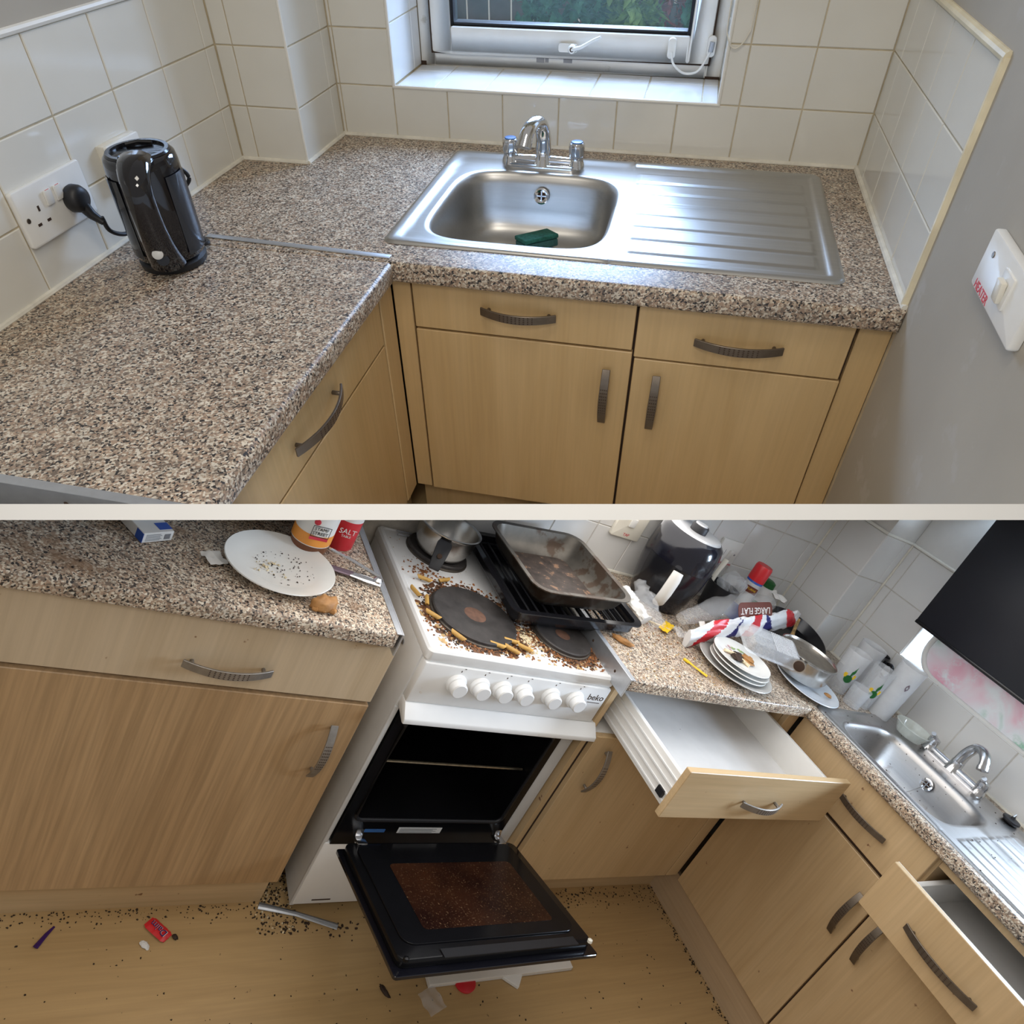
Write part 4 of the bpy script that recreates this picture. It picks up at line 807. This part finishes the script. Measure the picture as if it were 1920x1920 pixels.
G().tube([(.092, 0, .030), (.118, 0, .045), (.136, 0, .085), (.142, 0, .135), (.134, 0, .158)], [.012, .014, .0145, .0145, .013], 14, flat=1.25, up=(0, 1, 0), M=FM).build('handle', 'label_white', af, smooth=60)
G().tube([(.098, 0, .120), (.136, 0, .135)], .010, 10, M=FM).build('handle_neck', 'fryer_black', af)
G().loft([[(1.006*r*cos(a), 1.006*r*sin(a), z) for a in [radians(-58+i*7.25) for i in range(17)]] for r, z in ((.098, .05), (.108, .11), (.1117, .155), (.1122, .160))], False, False, False, FM).build('basket_front', 'black', af, smooth=50)
sw1 = thing('fused_switch', (.006, -1.10, 1.05), 'cream switch plate with red lettering on the tiles behind the trays', 'switch')
S1 = FR((0, -1.098, 1.108), *NX); G().prism(rrect(.058, .058, .005), 0, .016, S1).build('plate', 'cream_plastic', sw1, bevel=.003); G().box(-.012, .012, -.014, .016, .015, .022, S1).build('rocker', 'white_plastic', sw1, bevel=.002); text(sw1, 'TAP', S1 @ T(0, -.045, .0163), .014, 'redtext')
sw2 = thing('fused_switch', (.006, -.64, 1.06), 'white switch plate with red lettering on the tiles beside the air fryer', 'switch')
S2 = FR((0, -.640, 1.108), *NX); G().prism(rrect(.052, .050, .005), 0, .012, S2).build('plate', 'white_plastic', sw2, bevel=.003); G().box(.004, .020, -.020, .016, .011, .019, S2 @ RX(5)).build('rocker', 'white_plastic', sw2, bevel=.002)
G().box(-.016, -.0145, -.012, .012, .0118, .0126, S2).build('fuse_slot', 'alu_dark', sw2); text(sw2, 'WASHING MACHINE', S2 @ T(0, -.041, .0123), .010, 'redtext')
for x in (-.036, .036): G().lathe([(.004, .0118), (.003, .013)], 12, M=S2 @ T(x, 0, 0)).build('screw', 'alu_dark', sw2)
def bag(name, pts, rads, m, label, cat, seed, flat=.5, amp=.35, n=18, parent=None, nr=26, **k):
    P = bez(pts, nr); rings = []
    for i, p in enumerate(P):
        d = (P[min(i+1, nr)]-P[max(i-1, 0)]).normalized(); a = d.cross(V((0, 0, 1))).normalized(); b_ = a.cross(d)
        u = i/nr*(len(rads)-1); j = min(int(u), len(rads)-2); r = rads[j]+(rads[j+1]-rads[j])*(u-j)
        rings.append([p+(a*cos(2*pi*q/n)+b_*flat*sin(2*pi*q/n))*r*(1+amp*noise.noise((i*11.7/nr+seed, cos(2*pi*q/n)*1.6, sin(2*pi*q/n)*1.6))+amp*.4*noise.noise((i*34/nr, cos(2*pi*q/n)*3, sin(2*pi*q/n)*3+seed))) for q in range(n)])
    return G().loft(rings).build(name, m, parent, label=label, cat=cat, smooth=40, **k)
bag('clear_bag', [(.165, -1.085, .985), (.215, -1.09, .965), (.270, -1.10, .945), (.325, -1.085, .932)], [.020, .034, .042, .028], 'clear_film', 'crumpled clear plastic bag at the foot of the air fryer', 'plastic bag', 3, .7, .5)
bag('tissue_ball', [(.175, -1.135, .962), (.235, -1.135, .950), (.300, -1.120, .935)], [.012, .020, .020], 'tissue', 'crumpled white tissue between the trays and the clear bag', 'tissue', 9, .7, .6)
sheet('food_wrapper', .300, -1.030, .085, .030, -55, WT+.004, 'yellow_print', 'yellow and red food wrapper scrap beside the air fryer', 'wrapper', .006, 3)
sheet('plastic_scrap', .330, -.985, .070, .055, 20, WT+.002, 'clear_film', 'flat clear plastic scrap in front of the air fryer', 'plastic scrap', .012, 6)
G().tube([(.285, -1.13, .932), (.300, -1.06, .930), (.310, -1.02, .927)], .0028, 6).build('wooden_skewer', 'crumb_pale', label='thin wooden stick beside the yellow wrapper', cat='stick')
ys = thing('plastic_fork_piece', (.48, -1.047, WT), 'broken yellow plastic cutlery handle on the crumb-covered worktop', 'plastic piece')
G().tube([(.450, -1.064, WT+.005), (.475, -1.052, WT+.005), (.512, -1.030, WT+.005)], [.0055, .004, .006], 8, flat=.5).build('shaft', 'yellow_print', ys); G().box(-.009, .009, -.0055, .0055, 0, .004, T(.452, -1.063, WT+.002) @ RZ(28)).build('broken_end', 'yellow_print', ys)
chips(420, lambda r: (r.uniform(.10, .565), r.uniform(-1.33, -.80), WT+.0004), .0034, .45, 31).build('worktop_crumbs', 'crumb', label='brown crumbs scattered on the worktop right of the cooker', cat='crumbs', kind='stuff')
chips(160, lambda r: (.33+r.gauss(0, .07), -1.14+r.gauss(0, .09), WT+.0004), .0042, .4, 32).build('worktop_crumbs', 'crumb_orange', label='orange brown crumbs in front of the black grill pan', cat='crumbs', kind='stuff')
# plates and pans
plate('serving_plate', (.455, -.872, WT+.001), .118, .020, 'ceramic_grey', 'large grey plate under the stack of small plates')
for k in range(2): plate('side_plate', (.456, -.866+.004*k, WT+.012+k*.012), .092, .014, 'ceramic', ('lowest', 'middle')[k]+' small white plate of the stack on the large grey plate', group='small plate stack')
tpp = plate('side_plate', (.450, -.862, WT+.037), .092, .013, 'ceramic', 'top small plate with flower print and food scraps', group='small plate stack')
mat('pink_print', (.60, .28, .32), .3); mat('soft_green', (.30, .42, .16), .3)
chips(14, lambda r: (.392+r.uniform(-.02, .02), -.878+r.uniform(-.03, .03), WT+.0445), .0075, .05, 41).build('flower_print', 'pink_print', tpp); chips(16, lambda r: (.400+r.uniform(-.02, .02), -.828+r.uniform(-.03, .03), WT+.0445), .0075, .05, 42).build('leaf_print', 'soft_green', tpp)
blob('bread_crust', (.458, -.845, WT+.0445), (.022, .016, .010), 'pastry', 'brown crust of toast on the top small plate', 'food scrap', 12, 15, .4)
G().tube(bez([(.425, -.915, WT+.048), (.440, -.890, WT+.050), (.462, -.872, WT+.048), (.487, -.862, WT+.047)], 14), .005, 8).build('bread_rind', 'crumb_pale', label='pale curved rind across the top small plate', cat='food scrap')
blob('burnt_scrap', (.448, -.878, WT+.0445), (.020, .030, .007), 'crumb_dark', 'dark burnt food scrap on the top small plate', 'food scrap', 14, 35, .4)
plate('dinner_plate', (.475, -.545, WT+.006), .108, .016, 'ceramic_blue', 'bluish white plate under the steel pan at the worktop corner', (0, 2))
blob('meat_scrap', (.530, -.505, WT+.022), (.012, .007, .006), 'pastry', 'small brown meat scrap on the bluish plate', 'food scrap', 15, 30)
fp = thing('steel_pan', (.428, -.545, WT), 'steel saucepan with a hollow handle socket standing on the bluish plate', 'saucepan'); fc = (.428, -.552, WT+.024)
lath('pot', [(.070, 0), (.082, .004), (.090, .020), (.092, .070), (.096, .074), (.096, .077), (.092, .078), (.089, .072), (.086, .022), (.078, .007), (.001, .005)], fc, 'pan_steel', fp, smooth=30)
lath('pot_lining', [(.0885, .070), (.0855, .022), (.0775, .0075), (.001, .0056)], fc, 'pan_inside', fp, smooth=60)
ha = atan2(-.75, .42); hx, hy = cos(ha), sin(ha)
so_ = G().tube([(fc[0]+hx*q, fc[1]+hy*q, fc[2]+.058) for i, q in enumerate((.085, .105, .125))], [.014, .017, .019], 20).build('handle_socket', 'pan_steel', fp); e = V((fc[0]+hx*.1256, fc[1]+hy*.1256, fc[2]+.058))
G().lathe([(.0165, 0), (.015, .0006)], 20, M=FR(e, (-hy, hx, 0), (0, 0, 1))).build('socket_hole', 'gap_dark', so_)
ct = thing('plastic_tray', (.42, -.74, .97), 'clear ribbed plastic food tray lying across the plates', 'plastic tray')
TM = FR((.420, -.735, 1.012), (.16, .95, -.05), (-.90, .20, .35))
q = pan_shell(.108, .048, .034, .0015, .016, .012, .006); G().add(q.v, q.f, TM @ RX(180) @ T(0, 0, -.02)).build('shell', 'clear_plastic', ct, smooth=30)
for k in range(12): G().tube([TM @ V((-.005+k*.008, -.034, .0215)), TM @ V((-.005+k*.008, .034, .0215))], .0016, 6).build('rib', 'clear_plastic', ct)
fr_ = thing('frying_pan', (.19, -.33, WT), 'black frying pan with a wooden spoon in it, behind the steel pan', 'frying pan'); pc_ = T(.205, -.345, WT+.012) @ RX(6) @ RY(10)
G().lathe([(.085, 0), (.100, .004), (.122, .040), (.125, .044), (.121, .045), (.098, .010), (.001, .005)], 48, M=pc_).build('pan', 'black', fr_, smooth=30)
G().tube([pc_ @ V((.10, -.06, .036)), pc_ @ V((.15, -.10, .044)), pc_ @ V((.20, -.15, .045))], [.010, .011, .012], 12, flat=.6).build('handle', 'black_matt', fr_)
spn = thing('wooden_spoon', (.21, -.34, .96), 'brown wooden spoon standing in the black frying pan', 'spoon')
G().tube([(.225, -.360, .942), (.205, -.345, .975), (.180, -.325, 1.012)], [.010, .006, .007], 10, flat=.5).build('handle', 'crumb', spn); lath('bowl', [(.004, -.003), (.018, 0), (.020, .004)], (.232, -.365, .938), 'crumb_pale', spn, n=20)
# bread bag
UB = [(.372, -1.015, .948), (.345, -.86, .990), (.300, -.68, 1.005), (.252, -.50, 1.028), (.232, -.425, 1.030)]
ub = bag('bread_bag', UB, [.011, .014, .015, .014, .013, .012], 'bag_white', 'plastic bread bag with red and blue union flag print', 'plastic bag', 21, 2.7, .30, 48, nr=110)
def flag(c_):
    q = min(max((c_.y+1.015)/.59, 0), 1); zc = UBz(q); z = (c_.z-zc)/.042
    if abs((q-.13)-z*.06) < .055: return 1
    if .235 < q < .36 and z < (q-.235)/.125*2-1.1: return 2
    if .42 < q < .56 and z < (q-.42)*18-.3: return 1
    if .61 < q < .76 and z < 1-(q-.61)/.15*2: return 2
    return 1 if q > .82 and abs(z-(.92-q)*9) < .55 else 0
def UBz(q): return V(bez(UB, 40)[min(40, int(q*40))]).z
paint(ub, ['cherry', 'navy'], flag)
cbag = bag('bread_bag', [(.290, -.985, .962), (.262, -.82, 1.015), (.225, -.66, 1.035), (.185, -.53, 1.040)], [.020, .042, .046, .030], 'clear_film', 'clear bread bag with a brown printed label behind the flag bag', 'plastic bag', 27, .8, .25, 22)
BLM = FR((.292, -.715, 1.052), (-.16, .95, .10), (-.55, -.10, .80))
G().prism(rrect(.092, .026, .018), 0, .0012, BLM).build('brown_label', 'brown_label', cbag)
text(cbag, 'LARGE FLAT', BLM @ T(0, 0, .0015) @ RZ(180), .029, 'label_white')
G().prism(rrect(.013, .013, .002), 0, .0012, FR((.345, -.955, .985), (-.16, .95, .10), (-.75, -.10, .60))).build('barcode_patch', 'label_white', cbag)
sheet('receipt', .160, -.470, .060, .050, 30, 1.050, 'paper', 'crumpled white paper tag on top of the bread bags', 'paper', .014, 13)
bcp = thing('utensil_pot', (.095, -.665, WT), 'black pot wrapped in clear film beside the spray can', 'pot'); lath('pot', [(.040, 0), (.046, .004), (.056, .100), (.056, .104), (.052, .104), (.044, .010), (.001, .008)], (.100, -.665, WT+.001), 'black_matt', bcp)
bag('film_lump', [(.095, -.685, 1.020), (.105, -.645, 1.045), (.110, -.605, 1.040)], [.022, .040, .028], 'clear_plastic', None, None, 33, .9, .3, 18, bcp)
spat = G().tube([(.060, -.69, 1.0), (.050, -.675, 1.05), (.042, -.66, 1.095)], [.009, .008, .010], 10, flat=.5).build('spatula', 'cream_plastic', label='cream spatula handle sticking out of the black pot', cat='spatula')
cn = thing('spray_can', (.112, -.560, WT), 'spray can with red cap and blue grey label behind the bread bags', 'spray can'); cc = (.112, -.560, WT+.001)
lath('can', [(.027, 0), (.029, .003), (.029, .160), (.024, .168)], cc, 'blue_print', cn); lath('label', [(.0294, .060), (.0294, .152)], cc, 'grey_plastic', cn)
lath('cap', [(.030, .160), (.030, .212), (.027, .220), (.001, .221)], cc, 'red', cn)
CM = onround(cc, .0297, radians(-42), .128); G().box(-.020, .020, -.012, .012, 0, .0006, CM).build('badge', 'brown_label', cn); text(cn, 'FURNI', CM @ T(0, .001, .0006), .011, 'yellow_print')
gb = thing('cleaner_bottle', (.060, -.430, WT), 'green and white cleaner bottle beside the red-capped spray can', 'bottle'); gc = (.060, -.425, WT+.001)
lath('bottle', [(.045, 0), (.050, .006), (.050, .075), (.046, .085)], gc, 'green_print', gb); lath('white_band', [(.050, .075), (.047, .105), (.034, .128), (.030, .130)], gc, 'label_white', gb); lath('cap', [(.030, .128), (.028, .150), (.020, .155), (.001, .155)], gc, 'green_print', gb)
# tumblers
def tumbler(name, x, y, r, h, m, label, prints=True, logo=False, parts=None, taper=.86):
    o = thing(name, (x, y, WT), label, 'tumbler', 'plastic tumblers'); c_ = (x, y, WT+.001); n = 48
    prof = [(.001, .003), (r*taper*.96, .003), (r*taper, 0)]+[(r*(taper+(1-taper)*k/20), h*k/20) for k in range(1, 21)]+[(r*.97, h), (r*taper*.97, .005)]
    G().lathe(prof, n, c_, caps=False).build('cup', m, o, smooth=30)
    def patch(nm, fn, mm):
        g = G(); a0 = radians(-38)
        for i in range(28):
            for j in range(28):
                u, v = (i-13.5)/14, (j-13.5)/14
                if not fn(u, v): continue
                vs = []
                for du, dv in ((0, 0), (1, 0), (1, 1), (0, 1)):
                    a = a0+(u+du/14)*.62; z = h*(.48+(v+dv/14)*.26); rr = r*(taper+(1-taper)*z/h)+.0006; vs.append((x+rr*cos(a), y+rr*sin(a), WT+.001+z))
                g.add(vs, [(0, 1, 2, 3)])
        if g.v: g.build(nm, mm, o)
    if prints:
        patch('leaf_print', lambda u, v: (u*u*2.2+(v+.35)**2*6 < .75) or (abs(u-.05-.25*v) < .20*(1-abs(v-.35)/.65) and v > -.3), 'green_print')
        patch('flower_print', lambda u, v: ((u+.62)**2+(v+.05)**2 < .05) or ((u-.62)**2+(v-.02)**2 < .05), 'yellow_print')
    if logo: patch('logo', lambda u, v: .012 < u*u+(v-.75)**2 < .05, 'purple_grey')
tumbler('plastic_tumbler', .440, -.335, .040, .150, 'clear_plastic', 'clear tumbler with green leaf print, nearer the steel pan')
tumbler('plastic_tumbler', .505, -.275, .038, .150, 'clear_plastic', 'clear tumbler with green leaf print, next to the tall frosted one')
tumbler('plastic_tumbler', .548, -.225, .043, .200, 'frosted', 'tall frosted tumbler with a small round purple logo', False, True, taper=.84)
tumbler('plastic_tumbler', .395, -.205, .044, .165, 'frosted', 'plain frosted tumbler behind the leaf print tumblers', False)
tumbler('short_glass', .520, -.345, .032, .070, 'clear_plastic', 'short clear glass in front of the tumblers by the sink corner', False)
mg = thing('black_mug', (.372, -.105, WT), 'black mug with curved handle behind the tumblers', 'mug')
lath('cup', [(.030, 0), (.036, .003), (.038, .132), (.036, .135), (.034, .131), (.032, .008), (.001, .006)], (.372, -.105, WT+.001), 'black', mg); G().tube(bez([(.407, -.105, 1.035), (.432, -.108, 1.045), (.446, -.110, 1.022), (.434, -.108, .995), (.406, -.105, .998)], 20), .006, 10).build('handle', 'black', mg)
gw = thing('glass_bowl', (.648, -.190, WT), 'shallow glass bowl standing on the dirty sink rim by the tap', 'bowl')
lath('bowl', [(.030, 0), (.040, .003), (.056, .034), (.058, .036), (.056, .038), (.053, .034), (.037, .007), (.001, .005)], (.648, -.192, WT+.006), 'bowl_glass', gw)
chips(160, lambda r: (r.uniform(.56, 1.2), r.uniform(-.58, -.06), WT+.0055) if r.random() < .5 else (r.uniform(.2, .55), r.uniform(-.60, -.15), WT+.0005), .0030, .5, 51).build('sink_crumbs', 'crumb_dark', label='dark crumbs around the dirty sink and tumblers', cat='crumbs', kind='stuff')

# --- by the window
fl = thing('floral_tray', (.80, .06, WZ), 'white tray with pink and green flower print standing in the lower window', 'tray')
m, t, b = nt('floral'); c = coords(t); n1 = noi(t, c, 9, 5, .7); n2 = noi(t, c, 5, 3, .6, .5)
o_ = ramp(t, n2, [(.30, (.78, .30, .42)), (.42, (.80, .62, .68)), (.52, (.75, .78, .80)), (.60, (.25, .52, .36)), (.72, (.72, .76, .78))])
o_ = mixc(t, ramp(t, n1, [(.50, (0, 0, 0)), (.62, (1, 1, 1))]), o_, (.78, .80, .82)); t.links.new(o_, b.inputs['Base Color']); b.inputs['Roughness'].default_value = .3
FT = FR((.735, -.012, 1.300), (1, 0, 0), (0, .10, 1))
G().prism(rrect(.285, .215, .085, 8), 0, .004, FT).build('tray_face', 'floral', fl)
rp = rrect(.288, .218, .088, 8); G().tube([FT @ V((x, y, .006)) for x, y in rp+rp[:1]], .009, 10, caps=False).build('rim', 'label_white', fl, smooth=50)
bk = thing('hanging_screen', (.95, -.13, 1.22), 'large flat black screen hanging in front of the lower window', 'screen')
G().box(.418, .92, -.150, -.132, 1.232, 1.95).build('board', mat('screen_dark', (.010, .011, .016), .4), bk, bevel=.003); G().box(.418, .92, -.152, -.130, 1.222, 1.234).build('bottom_bar', 'black', bk, bevel=.002)

# --- floor rubbish
FZ = .0015
cw = thing('candy_wrapper', (.532, -2.177, 0), 'red candy bar wrapper on the wooden floor below the oak door', 'wrapper')
WM = T(.534, -2.177, FZ) @ RZ(43)
G().grid(18, 8, lambda u, v: ((u-.5)*.062, (v-.5)*.030*(1-.18*(abs(u-.5) > .40)), .003+.004*sin(pi*v)*(abs(u-.5) < .40)+.0012*noise.noise((u*7, v*5, 1))), WM).build('film', 'red', cw, thick=.0005, smooth=60)
text(cw, 'Daim', WM @ T(0, 0, .0088) @ RZ(180), .021, 'navy'); text(cw, 'Daim', WM @ T(.0006, .0006, .0083) @ RZ(180), .0215, 'label_white', 'lettering_outline')
blob('chocolate_bit', (.553, -2.140, FZ), (.008, .005, .004), 'crumb_dark', 'dark crumb at the end of the red candy wrapper', 'crumb', 3, 40)
blob('white_scrap', (.566, -2.204, FZ), (.012, .007, .003), 'tissue', 'small white scrap on the floor beside the candy wrapper', 'scrap', 5, 45, .4)
G().tube([(.512, -2.385, FZ+.003), (.528, -2.397, FZ+.003), (.556, -2.414, FZ+.003)], [.0022, .004, .0055], 8, flat=.4).build('purple_wrapper', mat('purple_foil', (.06, .02, .14), .25, .4), label='thin twist of purple foil wrapper on the floor at the left', cat='wrapper')
mt_ = thing('metal_strip', (.52, -1.84, 0), 'loose grey plastic strip on the floor in front of the cooker gap', 'strip')
G().tube([(.487, -1.945, FZ+.004), (.515, -1.85, FZ+.004), (.556, -1.748, FZ+.004)], [.010, .007, .009], 8, flat=.35).build('strip', 'alu', mt_); G().tube([(.487, -1.945, FZ+.008), (.515, -1.85, FZ+.008), (.556, -1.748, FZ+.008)], .0022, 6).build('ridge', 'alu_dark', mt_)
cb_ = thing('white_carton', (.66, -1.30, 0), 'flat white carton on the floor under the open oven door', 'carton')
G().box(-.235, .235, -.060, .060, 0, .014, T(.672, -1.300, FZ) @ RZ(90) ).build('carton_panel', 'label_white', cb_, bevel=.001, seg=1); G().box(-.235, .235, -.0605, -.0600, .003, .005, T(.672, -1.300, FZ) @ RZ(90)).build('fold_line', 'grey_plastic', cb_)
G().box(-.05, .05, -.032, .032, 0, .010, T(.705, -1.262, FZ) @ RZ(-40)).build('small_carton', 'paper', bevel=.001, seg=1, label='small white box corner sticking out beside the flat carton', cat='carton')
lath('red_lid', [(.030, 0), (.031, .006), (.028, .008), (.001, .008)], (.728, -1.425, FZ), 'cherry', label='dark red lid on the floor under the open oven door', cat='lid')
blob('black_scrap', (.728, -1.655, FZ), (.018, .006, .005), 'crumb_dark', 'black scrap on the floor below the oven door corner', 'scrap', 6, 25, .4)
sheet('clear_scrap', .765, -1.535, .060, .055, 20, FZ, 'clear_film', 'clear plastic scrap on the floor at the bottom edge', 'plastic scrap', .006, 4)
def gapdirt(r): return (r.uniform(.05, .56), r.uniform(-1.955, -1.850), FZ-.001)
chips(800, gapdirt, .0045, .4, 61).build('gap_dirt', 'grime', label='thick dark grime in the gap beside the cooker', cat='dirt', kind='stuff'); chips(200, gapdirt, .0042, .5, 62).build('gap_dirt', 'crumb_pale', label='pale food bits in the grimy gap beside the cooker', cat='dirt', kind='stuff')
chips(260, lambda r: (.477+abs(r.gauss(0, .018)), r.uniform(-2.7, -1.95), FZ-.001), .0032, .4, 63).build('floor_dirt', 'grime', label='dark dirt along the plinth below the oak door', cat='dirt', kind='stuff')
chips(420, lambda r: (.478+abs(r.gauss(0, .035)), r.uniform(-1.30, -.57), FZ-.001) if r.random() < .55 else (r.uniform(.48, .95), -.562-abs(r.gauss(0, .012)), FZ-.001), .0040, .4, 64).build('floor_dirt', 'grime', label='dark dirt along the corner plinths right of the cooker', cat='dirt', kind='stuff')
chips(300, lambda r: (r.uniform(.48, .95), r.uniform(-2.75, -.70), FZ-.001), .0034, .4, 65).build('floor_dirt', 'grime', label='scattered dirt specks over the open wooden floor', cat='dirt', kind='stuff')
chips(60, lambda r: (.53+abs(r.gauss(0, .03)), r.uniform(-1.9, -1.5), FZ-.001), .006, .4, 66).build('floor_dirt', 'crumb_dark', label='dark clumps of dirt in front of the cooker base', cat='dirt', kind='stuff')
# ================================================================ divider board between the two kitchens
ROOM = 'B'
g = G(); z0, z1 = .76, 2.75
for sgn in (1,):
    a = .0112*z0
    g.loft([[camspace(-.55-.6*z, -a, z), camspace(.55+.6*z, -a, z), camspace(.55+.6*z, a, z), camspace(-.55-.6*z, a, z)] for z in (z0, z1)])
mat('board_white', (.80, .80, .79), .6, var=.02)
g.build('trim_9', 'board_white', kind='structure')
# each kitchen ends at the board: trim every mesh where it meets the board's middle plane
bpy.context.view_layer.update()
for o in list(bpy.data.objects):
    if o.type != 'MESH' or o.name not in ROOMOF or o.name.startswith('trim_9'): continue
    s_ = -1 if ROOMOF[o.name] == 'A' else 1
    mw = o.matrix_world; ds = [(mw @ V(c) - EYE).dot(CD)*s_ for c in o.bound_box]
    if min(ds) >= 0: continue
    if max(ds) <= 0: bpy.data.objects.remove(o); continue
    me = o.data.copy() if o.data.users > 1 else o.data; o.data = me
    iv = mw.inverted(); no = (iv.to_3x3() @ (CD*s_)).normalized(); bm = bmesh.new(); bm.from_mesh(me)
    bmesh.ops.bisect_plane(bm, geom=bm.verts[:]+bm.edges[:]+bm.faces[:], plane_co=iv @ EYE, plane_no=no, clear_inner=True)
    n = len(bm.verts); bm.to_mesh(me); bm.free()
    if n < 3: bpy.data.objects.remove(o)
for o in list(bpy.data.objects):
    if o.type == 'EMPTY' and not o.children: bpy.data.objects.remove(o)
